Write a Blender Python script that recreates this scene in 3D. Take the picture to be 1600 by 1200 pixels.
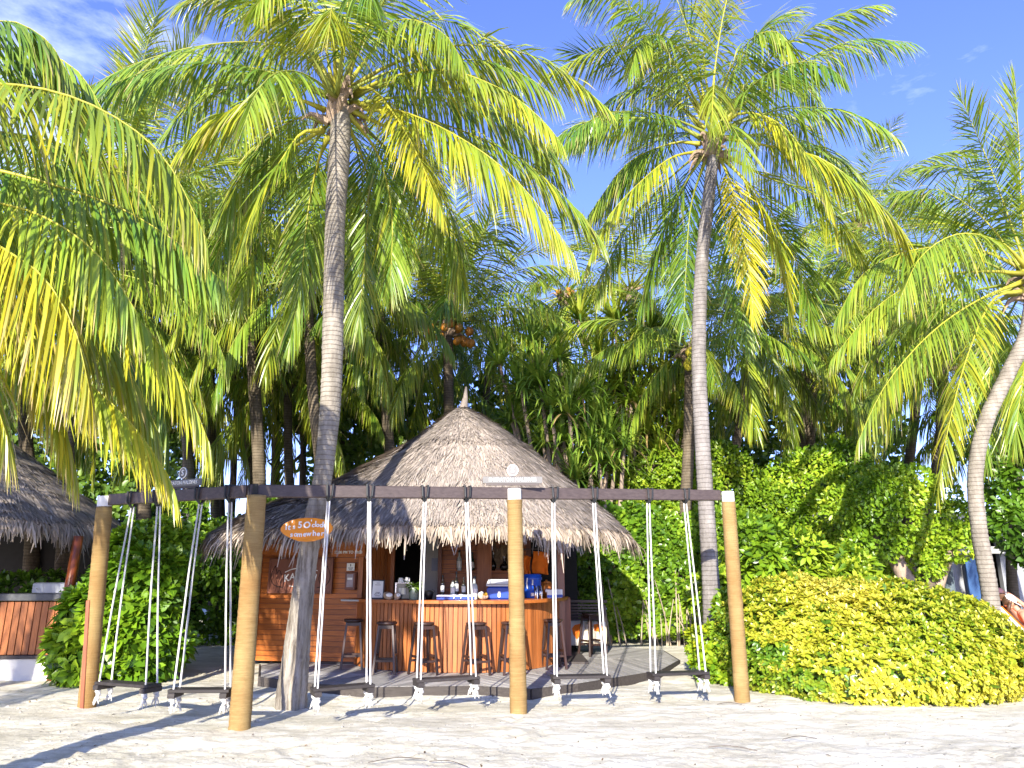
import bpy, math, random
import numpy as np
from mathutils import Vector, Matrix
random.seed(7)
RNG = np.random.default_rng(11)
scene = bpy.context.scene
for o in list(bpy.data.objects): bpy.data.objects.remove(o)
R = math.radians
PI = math.pi

# ------------------------------------------------------------------ camera
F_PX, EYE, PITCH = 1155.0, 1.65, R(14.3)
cam_d = bpy.data.cameras.new('camera')
cam_d.sensor_width = 36; cam_d.lens = 36*F_PX/1600.0
cam_d.clip_start = 0.05; cam_d.clip_end = 3000
cam = bpy.data.objects.new('camera', cam_d)
cam.location = (0, 0, EYE); cam.rotation_euler = (R(90)+PITCH, 0, 0)
scene.collection.objects.link(cam); scene.camera = cam

# ------------------------------------------------------------------ light
SUN_EL, SUN_AZ = R(20.5), R(11.6)          # light travels towards +Y, slightly to +X
world = bpy.data.worlds.new('World'); scene.world = world; world.use_nodes = True
wn = world.node_tree; wn.nodes.clear()
w_out = wn.nodes.new('ShaderNodeOutputWorld'); w_bg = wn.nodes.new('ShaderNodeBackground')
sky = wn.nodes.new('ShaderNodeTexSky'); sky.sky_type = 'NISHITA'; sky.sun_disc = False
sky.sun_elevation = SUN_EL; sky.sun_rotation = PI + SUN_AZ
sky.air_density = 1.0; sky.dust_density = 0.3; sky.ozone_density = 3.0
w_tint = wn.nodes.new('ShaderNodeMix'); w_tint.data_type = 'RGBA'; w_tint.blend_type = 'MULTIPLY'
w_tint.inputs[0].default_value = 1.0; w_tint.inputs[7].default_value = (.92, .88, 1.42, 1)
w_co = wn.nodes.new('ShaderNodeTexCoord'); w_map = wn.nodes.new('ShaderNodeMapping')
w_map.inputs['Scale'].default_value = (2.2, 2.2, 6.0); w_map.inputs['Location'].default_value = (3.7, 1.2, .4)
w_no = wn.nodes.new('ShaderNodeTexNoise'); w_no.inputs['Scale'].default_value = 2.3; w_no.inputs['Detail'].default_value = 7; w_no.inputs['Roughness'].default_value = .62
w_rm = wn.nodes.new('ShaderNodeValToRGB'); w_rm.color_ramp.elements[0].position = .62; w_rm.color_ramp.elements[1].position = .80
w_rm.color_ramp.elements[1].color = (.3, .3, .3, 1)
w_mx = wn.nodes.new('ShaderNodeMix'); w_mx.data_type = 'RGBA'; w_mx.inputs[7].default_value = (7.5, 8.2, 9.6, 1)
L = wn.links.new
L(sky.outputs[0], w_tint.inputs[6]); L(w_co.outputs['Generated'], w_map.inputs[0]); L(w_map.outputs[0], w_no.inputs['Vector'])
w_vd = wn.nodes.new('ShaderNodeVectorMath'); w_vd.operation = 'DISTANCE'; L(w_co.outputs['Generated'], w_vd.inputs[0])
_d0 = Vector((-.56, .69, .50)).normalized(); w_vd.inputs[1].default_value = _d0
w_mr = wn.nodes.new('ShaderNodeMapRange'); w_mr.inputs[1].default_value = .02; w_mr.inputs[2].default_value = .26; w_mr.inputs[3].default_value = .30; w_mr.inputs[4].default_value = 0
L(w_vd.outputs['Value'], w_mr.inputs[0]); w_ad = wn.nodes.new('ShaderNodeMath'); w_ad.operation = 'ADD'; L(w_no.outputs[0], w_ad.inputs[0]); L(w_mr.outputs[0], w_ad.inputs[1])
L(w_ad.outputs[0], w_rm.inputs[0]); L(w_rm.outputs[0], w_mx.inputs[0]); L(w_tint.outputs[2], w_mx.inputs[6])
L(w_mx.outputs[2], w_bg.inputs[0]); L(w_bg.outputs[0], w_out.inputs[0])
w_bg.inputs[1].default_value = 0.135
sun_d = bpy.data.lights.new('sun', 'SUN'); sun_d.energy = 5.0; sun_d.angle = R(0.53); sun_d.color = (1.0, .93, .80)
sun = bpy.data.objects.new('sun', sun_d); scene.collection.objects.link(sun)
ld = Vector((math.sin(SUN_AZ)*math.cos(SUN_EL), math.cos(SUN_AZ)*math.cos(SUN_EL), -math.sin(SUN_EL)))
sun.rotation_euler = ld.to_track_quat('-Z', 'Y').to_euler(); sun.location = (-5, -20, 12)
scene.view_settings.view_transform = 'Standard'; scene.view_settings.look = 'None'
scene.view_settings.exposure = 1.17; scene.view_settings.gamma = 1.0
scene.view_settings.use_curve_mapping = False
scene.cycles.max_bounces = 6; scene.cycles.diffuse_bounces = 3; scene.cycles.transmission_bounces = 4
scene.cycles.transparent_max_bounces = 6; scene.cycles.glossy_bounces = 2

# ------------------------------------------------------------------ helpers
_c, _s = math.cos(PITCH), math.sin(PITCH)
def at(px, py, Y):
    u = (px-800)/F_PX; v = (600-py)/F_PX; d = _c - v*_s
    return Vector((Y*u/d, Y, EYE + Y*(_s+v*_c)/d))
def gp(px, py, z=0.0):
    v = (600-py)/F_PX; d = _c - v*_s
    return at(px, py, (z-EYE)*d/(_s+v*_c))

class MB:
    def __init__(s): s.v = []; s.f = []; s.c = []
    def add(s, vs, fs, col=None):
        n = len(s.v); s.v += [tuple(x) for x in vs]; s.f += [tuple(i+n for i in f) for f in fs]
        if col is not None: s.c += [tuple(col)]*len(vs)
        return s
    def box(s, c, d, M=None, ch=0.0):
        x, y, z = d[0]/2, d[1]/2, d[2]/2
        if ch > 0:
            vs = []
            for sz in (-1, 1):
                for (a, b) in ((1, 1), (-1, 1), (-1, -1), (1, -1)):
                    vs.append((a*(x-ch), b*(y-ch), sz*z))
                for (a, b) in ((1, 1), (-1, 1), (-1, -1), (1, -1)):
                    vs.append((a*x, b*y, sz*(z-ch)))
            fs = [(3, 2, 1, 0), (8, 9, 10, 11)]
            for i in range(4):
                j = (i+1) % 4
                fs += [(i, j, 4+j, 4+i), (4+i, 4+j, 12+j, 12+i), (12+i, 12+j, 8+j, 8+i)]
        else:
            vs = [(a*x, b*y, e*z) for e in (-1, 1) for (a, b) in ((-1, -1), (1, -1), (1, 1), (-1, 1))]
            fs = [(3, 2, 1, 0), (4, 5, 6, 7), (0, 1, 5, 4), (1, 2, 6, 5), (2, 3, 7, 6), (3, 0, 4, 7)]
        C = Vector(c)
        vs = [(M @ Vector(q) if M is not None else Vector(q)) + C for q in vs]
        return s.add(vs, fs)
    def beam(s, a, b, w, h, up=(0, 0, 1), ch=0.0):
        a, b = Vector(a), Vector(b); X = (b-a); l = X.length; X.normalize()
        Y = Vector(up).cross(X); Y.normalize(); Z = X.cross(Y)
        M = Matrix((X, Y, Z)).transposed()
        return s.box((a+b)/2, (l, w, h), M, ch)
    def tube(s, pts, rad, n=8, cap=True, lobes=0, twist=0.0, amp=0.0):
        pts = [Vector(p) for p in pts]; m = len(pts)
        if not hasattr(rad, '__len__'): rad = [rad]*m
        T = [(pts[min(i+1, m-1)]-pts[max(i-1, 0)]).normalized() for i in range(m)]
        ref = Vector((1, 0, 0)) if abs(T[0].x) < .8 else Vector((0, 1, 0))
        N = (ref - T[0]*ref.dot(T[0])).normalized(); vs = []; dist = 0
        for i in range(m):
            if i: dist += (pts[i]-pts[i-1]).length
            N = (N - T[i]*N.dot(T[i])).normalized(); B = T[i].cross(N)
            for k in range(n):
                a = 2*PI*k/n; r = rad[i]
                if lobes: r *= 1+amp*math.cos(lobes*(a-twist*dist))
                vs.append(pts[i]+N*(math.cos(a)*r)+B*(math.sin(a)*r))
        fs = [(i*n+k, i*n+(k+1) % n, (i+1)*n+(k+1) % n, (i+1)*n+k) for i in range(m-1) for k in range(n)]
        if cap: fs += [tuple(range(n-1, -1, -1)), tuple((m-1)*n+k for k in range(n))]
        return s.add(vs, fs)
    def lathe(s, prof, n=16, c=(0, 0, 0)):
        vs = []; m = len(prof); C = Vector(c)
        for r, z in prof:
            for k in range(n):
                a = 2*PI*k/n; vs.append(C+Vector((r*math.cos(a), r*math.sin(a), z)))
        fs = [(i*n+k, i*n+(k+1) % n, (i+1)*n+(k+1) % n, (i+1)*n+k) for i in range(m-1) for k in range(n)]
        fs += [tuple(range(n-1, -1, -1)), tuple((m-1)*n+k for k in range(n))]
        return s.add(vs, fs)
    def ell(s, c, r, n=10, m=8, M=None):
        vs = []; C = Vector(c)
        for i in range(m+1):
            t = PI*i/m
            for k in range(n):
                a = 2*PI*k/n; q = Vector((r[0]*math.sin(t)*math.cos(a), r[1]*math.sin(t)*math.sin(a), r[2]*math.cos(t)))
                vs.append((M @ q if M is not None else q)+C)
        fs = [(i*n+k, (i+1)*n+k, (i+1)*n+(k+1) % n, i*n+(k+1) % n) for i in range(m) for k in range(n)]
        return s.add(vs, fs)
    def prism(s, outline, z0, z1, M=None, c=(0, 0, 0)):
        n = len(outline); C = Vector(c)
        vs = [Vector((x, y, z)) for z in (z0, z1) for x, y in outline]
        vs = [(M @ q if M is not None else q)+C for q in vs]
        fs = [tuple(range(n-1, -1, -1)), tuple(range(n, 2*n))]+[(i, (i+1) % n, n+(i+1) % n, n+i) for i in range(n)]
        return s.add(vs, fs)

COL = scene.collection
BASE = {}
def link(o, parent=None):
    COL.objects.link(o)
    if parent is not None: o.parent = parent
    return o
def props(o, label=None, cat=None, group=None, kind=None):
    if label: o['label'] = label
    if cat: o['category'] = cat
    if group: o['group'] = group
    if kind: o['kind'] = kind
    return o
def thing(name, label, cat, loc=(0, 0, 0), group=None, rz=0.0):
    o = bpy.data.objects.new(name, None); o.empty_display_size = .1
    o.location = loc; o.rotation_euler = (0, 0, rz); link(o); props(o, label, cat, group)
    BASE[o.name] = Vector(loc); return o
def base(o): return BASE.get(o.name, Vector((0, 0, 0))) if o is not None else Vector((0, 0, 0))
def mesh_from(name, v, f, mat, smooth=False, col=None):
    me = bpy.data.meshes.new(name); me.from_pydata(v, [], f)
    if col is not None and len(col) == len(v):
        ca = me.color_attributes.new('Col', 'FLOAT_COLOR', 'POINT')
        a = np.ones((len(v), 4), dtype=np.float32); a[:, :3] = np.asarray(col)[:, :3]
        ca.data.foreach_set('color', a.ravel())
    if mat: me.materials.append(mat)
    if smooth: me.polygons.foreach_set('use_smooth', [True]*len(me.polygons))
    me.update(); return me
def obj(name, mb, mat, parent=None, world=True, smooth=False, label=None, cat=None, group=None, kind=None, loc=None):
    """world=True: the mb holds world coordinates; loc: origin of a top-level mesh"""
    off = Vector((0, 0, 0))
    if world:
        off = base(parent) if parent is not None else (Vector(loc) if loc is not None else off)
    v = [(q[0]-off.x, q[1]-off.y, q[2]-off.z) for q in mb.v] if off.length else mb.v
    me = mesh_from(name, v, mb.f, mat, smooth, mb.c if mb.c else None)
    o = bpy.data.objects.new(name, me); link(o, parent)
    if parent is not None: BASE[o.name] = base(parent)
    if parent is None and loc is not None: o.location = loc
    return props(o, label, cat, group, kind)
def np_mesh(name, V, nper, faces_tpl, mat, col=None, smooth=False):
    """V (N,nper,3); faces_tpl list of index tuples (same length groups allowed)"""
    N = V.shape[0]; me = bpy.data.meshes.new(name)
    me.vertices.add(N*nper); me.vertices.foreach_set('co', V.astype(np.float32).ravel())
    lens = [len(t) for t in faces_tpl]; tot = sum(lens)
    idx = np.concatenate([np.array(t) for t in faces_tpl])
    loops = (idx[None, :]+(np.arange(N)*nper)[:, None]).ravel().astype(np.int32)
    starts1 = np.cumsum([0]+lens[:-1]); starts = (starts1[None, :]+(np.arange(N)*tot)[:, None]).ravel().astype(np.int32)
    me.loops.add(N*tot); me.loops.foreach_set('vertex_index', loops)
    me.polygons.add(N*len(lens)); me.polygons.foreach_set('loop_start', starts)
    if smooth: me.polygons.foreach_set('use_smooth', np.ones(N*len(lens), dtype=bool))
    me.update(calc_edges=True)
    if col is not None:
        ca = me.color_attributes.new('Col', 'FLOAT_COLOR', 'POINT')
        a = np.ones((N*nper, 4), dtype=np.float32)
        a[:, :3] = np.repeat(col, nper, axis=0) if col.shape[0] == N and col.ndim == 2 else col.reshape(-1, 3)
        ca.data.foreach_set('color', a.ravel())
    if mat: me.materials.append(mat)
    return me
def mobj(name, me, parent=None, loc=None, **k):
    o = bpy.data.objects.new(name, me); link(o, parent)
    if loc is not None: o.location = loc
    if parent is not None: BASE[o.name] = base(parent)
    return props(o, **k)
def copy_tree(o, parent=None):
    c = o.copy(); COL.objects.link(c)
    if parent is not None: c.parent = parent
    for ch in list(o.children): copy_tree(ch, c)
    return c
def nrm(a): return a/np.maximum(np.linalg.norm(a, axis=-1, keepdims=True), 1e-9)
def crom(P, n):
    """Catmull-Rom through numpy points, n samples, about even"""
    P = np.asarray(P, float); Q = np.vstack([2*P[0]-P[1], P, 2*P[-1]-P[-2]]); out = []
    m = len(P)-1; K = 24
    for i in range(m):
        p0, p1, p2, p3 = Q[i:i+4]
        t = np.linspace(0, 1, K, endpoint=False)[:, None]
        out.append(.5*((2*p1)+(-p0+p2)*t+(2*p0-5*p1+4*p2-p3)*t**2+(-p0+3*p1-3*p2+p3)*t**3))
    out = np.vstack(out+[P[-1:]]); d = np.r_[0, np.cumsum(np.linalg.norm(np.diff(out, axis=0), axis=1))]
    s = np.linspace(0, d[-1], n)
    return np.stack([np.interp(s, d, out[:, k]) for k in range(3)], 1), d[-1]

# ------------------------------------------------------------------ materials
def mat_new(name):
    m = bpy.data.materials.new(name); m.use_nodes = True; nt = m.node_tree
    return m, nt, nt.nodes['Principled BSDF'], nt.nodes['Material Output']
def N(nt, t, **k):
    n = nt.nodes.new(t)
    for a, b in k.items():
        if a in n.inputs: n.inputs[a].default_value = b
        else: setattr(n, a, b)
    return n
def plain(name, col, rough=.5, metal=0.0, var=.15, scale=6.0, bump=.0, bscale=40.0, stretch=(1, 1, 1), spec=.4):
    m, nt, bs, out = mat_new(name); L = nt.links.new
    bs.inputs['Roughness'].default_value = rough; bs.inputs['Metallic'].default_value = metal
    bs.inputs['Specular IOR Level'].default_value = spec
    tc = N(nt, 'ShaderNodeTexCoord'); mp = N(nt, 'ShaderNodeMapping'); mp.inputs['Scale'].default_value = stretch
    L(tc.outputs['Object'], mp.inputs[0])
    no = N(nt, 'ShaderNodeTexNoise', Scale=scale, Detail=6.0, Roughness=.6); L(mp.outputs[0], no.inputs['Vector'])
    oi = N(nt, 'ShaderNodeObjectInfo')
    ad = N(nt, 'ShaderNodeMath', operation='ADD'); L(no.outputs[0], ad.inputs[0])
    sc = N(nt, 'ShaderNodeMath', operation='MULTIPLY_ADD'); L(oi.outputs['Random'], sc.inputs[0]); sc.inputs[1].default_value = .5; sc.inputs[2].default_value = -.25
    L(sc.outputs[0], ad.inputs[1])
    rp = N(nt, 'ShaderNodeValToRGB'); e = rp.color_ramp.elements
    e[0].position = .25; e[1].position = .75
    e[0].color = tuple(max(0, c*(1-var)) for c in col)+(1,); e[1].color = tuple(min(1, c*(1+var)) for c in col)+(1,)
    L(ad.outputs[0], rp.inputs[0]); L(rp.outputs[0], bs.inputs['Base Color'])
    if bump > 0:
        nb = N(nt, 'ShaderNodeTexNoise', Scale=bscale, Detail=5.0); L(mp.outputs[0], nb.inputs['Vector'])
        bp = N(nt, 'ShaderNodeBump', Strength=bump, Distance=.01); L(nb.outputs[0], bp.inputs['Height']); L(bp.outputs[0], bs.inputs['Normal'])
    return m
def wood(name, c1, c2, rough=.45, axis=0, scale=3.0, bump=.25, spec=.4):
    """grain stretched along the object's axis"""
    m, nt, bs, out = mat_new(name); L = nt.links.new
    bs.inputs['Roughness'].default_value = rough; bs.inputs['Specular IOR Level'].default_value = spec
    tc = N(nt, 'ShaderNodeTexCoord'); mp = N(nt, 'ShaderNodeMapping')
    st = [14, 14, 14]; st[axis] = .9; mp.inputs['Scale'].default_value = st
    oi = N(nt, 'ShaderNodeObjectInfo'); mu = N(nt, 'ShaderNodeMath', operation='MULTIPLY'); mu.inputs[1].default_value = 40
    L(oi.outputs['Random'], mu.inputs[0]); L(tc.outputs['Object'], mp.inputs[0]); L(mu.outputs[0], mp.inputs['Location'])
    no = N(nt, 'ShaderNodeTexNoise', Scale=scale, Detail=8.0, Roughness=.65); L(mp.outputs[0], no.inputs['Vector'])
    rp = N(nt, 'ShaderNodeValToRGB'); e = rp.color_ramp.elements
    e[0].position = .3; e[1].position = .7; e[0].color = tuple(c1)+(1,); e[1].color = tuple(c2)+(1,)
    L(no.outputs[0], rp.inputs[0])
    hs = N(nt, 'ShaderNodeHueSaturation'); L(rp.outputs[0], hs.inputs['Color'])
    vv = N(nt, 'ShaderNodeMath', operation='MULTIPLY_ADD'); L(oi.outputs['Random'], vv.inputs[0]); vv.inputs[1].default_value = .5; vv.inputs[2].default_value = .75
    L(vv.outputs[0], hs.inputs['Value']); L(hs.outputs[0], bs.inputs['Base Color'])
    bp = N(nt, 'ShaderNodeBump', Strength=bump, Distance=.004); L(no.outputs[0], bp.inputs['Height']); L(bp.outputs[0], bs.inputs['Normal'])
    return m
def leafy(name, rough=.42, trans=.3, spec=.4, tint=(1.15, 1.1, .6)):
    m, nt, bs, out = mat_new(name); L = nt.links.new
    at_ = N(nt, 'ShaderNodeAttribute'); at_.attribute_name = 'Col'
    oi = N(nt, 'ShaderNodeObjectInfo')
    hs = N(nt, 'ShaderNodeHueSaturation'); L(at_.outputs['Color'], hs.inputs['Color'])
    v1 = N(nt, 'ShaderNodeMath', operation='MULTIPLY_ADD'); L(oi.outputs['Random'], v1.inputs[0]); v1.inputs[1].default_value = .3; v1.inputs[2].default_value = .85
    L(v1.outputs[0], hs.inputs['Value'])
    L(hs.outputs[0], bs.inputs['Base Color']); bs.inputs['Roughness'].default_value = rough; bs.inputs['Specular IOR Level'].default_value = spec
    tr = N(nt, 'ShaderNodeBsdfTranslucent')
    mt = N(nt, 'ShaderNodeMix', data_type='RGBA', blend_type='MULTIPLY'); mt.inputs[0].default_value = 1; mt.inputs[7].default_value = tint+(1,)
    L(hs.outputs[0], mt.inputs[6]); L(mt.outputs[2], tr.inputs[0])
    mx = N(nt, 'ShaderNodeMixShader'); mx.inputs[0].default_value = trans
    L(bs.outputs[0], mx.inputs[1]); L(tr.outputs[0], mx.inputs[2]); L(mx.outputs[0], out.inputs[0])
    return m
def straw(name, rough=.8):
    m, nt, bs, out = mat_new(name); at_ = N(nt, 'ShaderNodeAttribute'); at_.attribute_name = 'Col'
    nt.links.new(at_.outputs['Color'], bs.inputs['Base Color']); bs.inputs['Roughness'].default_value = rough; bs.inputs['Specular IOR Level'].default_value = .25
    return m
def trunk_mat(name, c1, c2, ringc, ring_scale=12.0, bump=.6, fade=None):
    m, nt, bs, out = mat_new(name); L = nt.links.new
    tc = N(nt, 'ShaderNodeTexCoord')
    wv = N(nt, 'ShaderNodeTexWave', wave_type='BANDS', bands_direction='Z', wave_profile='SAW'); wv.inputs['Scale'].default_value = ring_scale/6.28; wv.inputs['Distortion'].default_value = 1.1; wv.inputs['Detail'].default_value = 3; wv.inputs['Detail Scale'].default_value = 3
    L(tc.outputs['Object'], wv.inputs['Vector'])
    no = N(nt, 'ShaderNodeTexNoise', Scale=5.0, Detail=8.0, Roughness=.7); L(tc.outputs['Object'], no.inputs['Vector'])
    rp = N(nt, 'ShaderNodeValToRGB'); rp.color_ramp.elements[0].color = c1+(1,); rp.color_ramp.elements[1].color = c2+(1,)
    rp.color_ramp.elements[0].position = .33; rp.color_ramp.elements[1].position = .68
    L(no.outputs[0], rp.inputs[0])
    r2 = N(nt, 'ShaderNodeValToRGB'); r2.color_ramp.elements[0].position = .02; r2.color_ramp.elements[1].position = .2
    L(wv.outputs[0], r2.inputs[0])
    mx = N(nt, 'ShaderNodeMix', data_type='RGBA'); mx.inputs[6].default_value = ringc+(1,)
    fac = r2.outputs[0]; colsrc = rp.outputs[0]
    if fade:
        sp = N(nt, 'ShaderNodeSeparateXYZ'); L(tc.outputs['Object'], sp.inputs[0]); mr = N(nt, 'ShaderNodeMapRange'); L(sp.outputs[2], mr.inputs[0]); mr.inputs[1].default_value = fade[0]; mr.inputs[2].default_value = fade[1]; mr.inputs[3].default_value = 1; mr.inputs[4].default_value = 0
        mxf = N(nt, 'ShaderNodeMath', operation='MAXIMUM'); L(r2.outputs[0], mxf.inputs[0]); L(mr.outputs[0], mxf.inputs[1]); fac = mxf.outputs[0]
        ms = N(nt, 'ShaderNodeMapping'); ms.inputs['Scale'].default_value = (16, 16, 1.6); L(tc.outputs['Object'], ms.inputs[0]); ns = N(nt, 'ShaderNodeTexNoise', Scale=1.3, Detail=7.0, Roughness=.7); L(ms.outputs[0], ns.inputs['Vector'])
        rs_ = N(nt, 'ShaderNodeValToRGB'); rs_.color_ramp.elements[0].position = .36; rs_.color_ramp.elements[1].position = .56; rs_.color_ramp.elements[0].color = (.14, .115, .09, 1); rs_.color_ramp.elements[1].color = (.36, .33, .285, 1); L(ns.outputs[0], rs_.inputs[0])
        mb_ = N(nt, 'ShaderNodeMix', data_type='RGBA'); L(mr.outputs[0], mb_.inputs[0]); L(rp.outputs[0], mb_.inputs[6]); L(rs_.outputs[0], mb_.inputs[7]); colsrc = mb_.outputs[2]
    L(fac, mx.inputs[0]); L(colsrc, mx.inputs[7])
    mst = N(nt, 'ShaderNodeMapping'); mst.inputs['Scale'].default_value = (5, 5, 1.1); L(tc.outputs['Object'], mst.inputs[0]); nst = N(nt, 'ShaderNodeTexNoise', Scale=1.2, Detail=6.0, Roughness=.7); L(mst.outputs[0], nst.inputs['Vector'])
    rst = N(nt, 'ShaderNodeValToRGB'); rst.color_ramp.elements[0].position = .35; rst.color_ramp.elements[1].position = .62; rst.color_ramp.elements[0].color = (.52, .50, .46, 1); rst.color_ramp.elements[1].color = (1.05, 1.03, 1, 1); L(nst.outputs[0], rst.inputs[0])
    mxs = N(nt, 'ShaderNodeMix', data_type='RGBA', blend_type='MULTIPLY'); mxs.inputs[0].default_value = .85; L(mx.outputs[2], mxs.inputs[6]); L(rst.outputs[0], mxs.inputs[7]); L(mxs.outputs[2], bs.inputs['Base Color'])
    bs.inputs['Roughness'].default_value = .85; bs.inputs['Specular IOR Level'].default_value = .2
    n3 = N(nt, 'ShaderNodeTexNoise', Scale=38.0, Detail=5.0); L(tc.outputs['Object'], n3.inputs['Vector'])
    ad = N(nt, 'ShaderNodeMath', operation='MULTIPLY_ADD'); L(fac, ad.inputs[0]); ad.inputs[1].default_value = .8; L(n3.outputs[0], ad.inputs[2])
    bp = N(nt, 'ShaderNodeBump', Strength=bump, Distance=.012); L(ad.outputs[0], bp.inputs['Height']); L(bp.outputs[0], bs.inputs['Normal'])
    return m

M_leaf = leafy('palm_leaf', .34, .24, .5)
M_bush = leafy('bush_leaf', .38, .24, .45, (1.1, 1.15, .5))
M_glossy = leafy('glossy_leaf', .32, .22, .5, (1.1, 1.15, .5))
M_rib = plain('palm_midrib', (.36, .34, .035), .45, var=.2, scale=3)
M_ribdark = plain('palm_midrib_green', (.24, .27, .04), .5, var=.25, scale=3)
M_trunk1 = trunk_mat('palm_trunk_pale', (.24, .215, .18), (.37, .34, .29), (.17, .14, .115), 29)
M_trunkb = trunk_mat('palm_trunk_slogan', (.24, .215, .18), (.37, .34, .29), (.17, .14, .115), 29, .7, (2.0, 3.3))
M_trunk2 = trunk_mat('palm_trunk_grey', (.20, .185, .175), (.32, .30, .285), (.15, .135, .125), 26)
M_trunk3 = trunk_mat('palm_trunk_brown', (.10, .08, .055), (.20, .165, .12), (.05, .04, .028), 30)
M_sheath = plain('palm_fibre', (.22, .16, .11), .9, var=.6, scale=11, bump=.8, bscale=60)
M_bark = plain('bark', (.26, .20, .15), .9, var=.45, scale=7, bump=.8, bscale=25)
M_barkdark = plain('bark_dark', (.10, .075, .055), .9, var=.4, scale=7, bump=.8, bscale=25)
M_coco = plain('coconut_orange', (.42, .17, .02), .45, var=.2, scale=8)
M_cocog = plain('coconut_green', (.42, .36, .03), .45, var=.2, scale=8)
M_straw = straw('thatch_straw')
M_shell = plain('thatch_underlay', (.13, .10, .08), .95, var=.4, scale=14, bump=.8)
M_teak = wood('teak', (.30, .078, .013), (.50, .16, .03), .42, 0)
M_teakv = wood('teak_upright', (.28, .082, .019), (.47, .16, .042), .42, 2)
M_teakdark = wood('teak_dark', (.16, .05, .025), (.27, .09, .04), .4, 2)
M_post = wood('varnished_log', (.22, .05, .012), (.34, .085, .02), .28, 2, spec=.6)
M_dark = wood('dark_beam', (.055, .038, .036), (.105, .078, .072), .5, 0)
M_seat = wood('dark_seat', (.02, .016, .016), (.045, .038, .036), .6, 0)
M_stool = wood('dark_stool', (.025, .012, .010), (.055, .028, .021), .38, 2, spec=.5)
M_deck = wood('grey_deck', (.23, .22, .205), (.48, .46, .425), .7, 0, spec=.25)
M_deckedge = wood('deck_edge', (.035, .028, .025), (.075, .064, .056), .75, 0)
M_vine = plain('pale_vine_stem', (.34, .28, .2), .85, var=.25)
M_deckdark = plain('deck_frame', (.06, .05, .045), .8, var=.3)
M_white = plain('white_paint', (.80, .79, .76), .5, var=.04)
M_rope = plain('white_rope', (.56, .55, .53), .8, var=.08, scale=30)
M_strap = plain('black_strap', (.02, .022, .025), .55, var=.3)
M_grey = plain('grey_panel', (.36, .36, .34), .6, var=.1)
M_black = plain('black_plastic', (.012, .012, .013), .35, var=.2)
M_steel = plain('brushed_steel', (.55, .56, .58), .25, metal=1.0, var=.1)
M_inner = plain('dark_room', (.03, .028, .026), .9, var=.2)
M_slate = plain('slate_top', (.10, .105, .11), .5, var=.25, scale=20)
M_plinth = plain('white_plinth', (.62, .60, .55), .8, var=.12, scale=4, bump=.2)
M_orange = plain('orange_board', (.78, .26, .012), .4, var=.22, scale=3, stretch=(1, 1, 3))
M_towel = plain('orange_cloth', (.75, .17, .012), .9, var=.15, scale=10, bump=.5, bscale=120)
M_blue = plain('blue_plastic', (.012, .055, .36), .3, var=.1)
M_bluemid = plain('blue_dispenser', (.015, .085, .50), .3, var=.1)
M_lid = plain('grey_white_lid', (.55, .58, .60), .35, var=.06)
M_label = plain('label_paper', (.74, .74, .70), .6, var=.06)
M_glassdark = plain('dark_bottle_glass', (.02, .018, .014), .08, var=.3, spec=.6)
M_glassgreen = plain('green_bottle_glass', (.03, .08, .03), .08, var=.3, spec=.6)
M_glassclear = plain('pale_bottle_glass', (.42, .46, .44), .08, var=.15, spec=.6)
M_signbr = plain('brown_carved_board', (.17, .062, .036), .45, var=.15, scale=5)
M_signgr = plain('grey_sign_board', (.17, .165, .16), .6, var=.12, scale=8)
M_engrave = plain('engraved_line', (.035, .015, .012), .6)
M_coirw = None
M_skin = plain('skin', (.55, .27, .17), .5, var=.08)
M_skin2 = plain('skin_tan', (.36, .15, .09), .5, var=.08)
M_hair = plain('brown_hair', (.10, .05, .025), .5, var=.3)
M_cream = plain('cream_cushion', (.66, .58, .44), .9, var=.08, bump=.3, bscale=90)
M_pot = plain('orange_pot', (.50, .16, .03), .4, var=.15)
M_coconutshell = plain('coconut_shell', (.42, .30, .20), .8, var=.5, scale=14, bump=.5)
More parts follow.
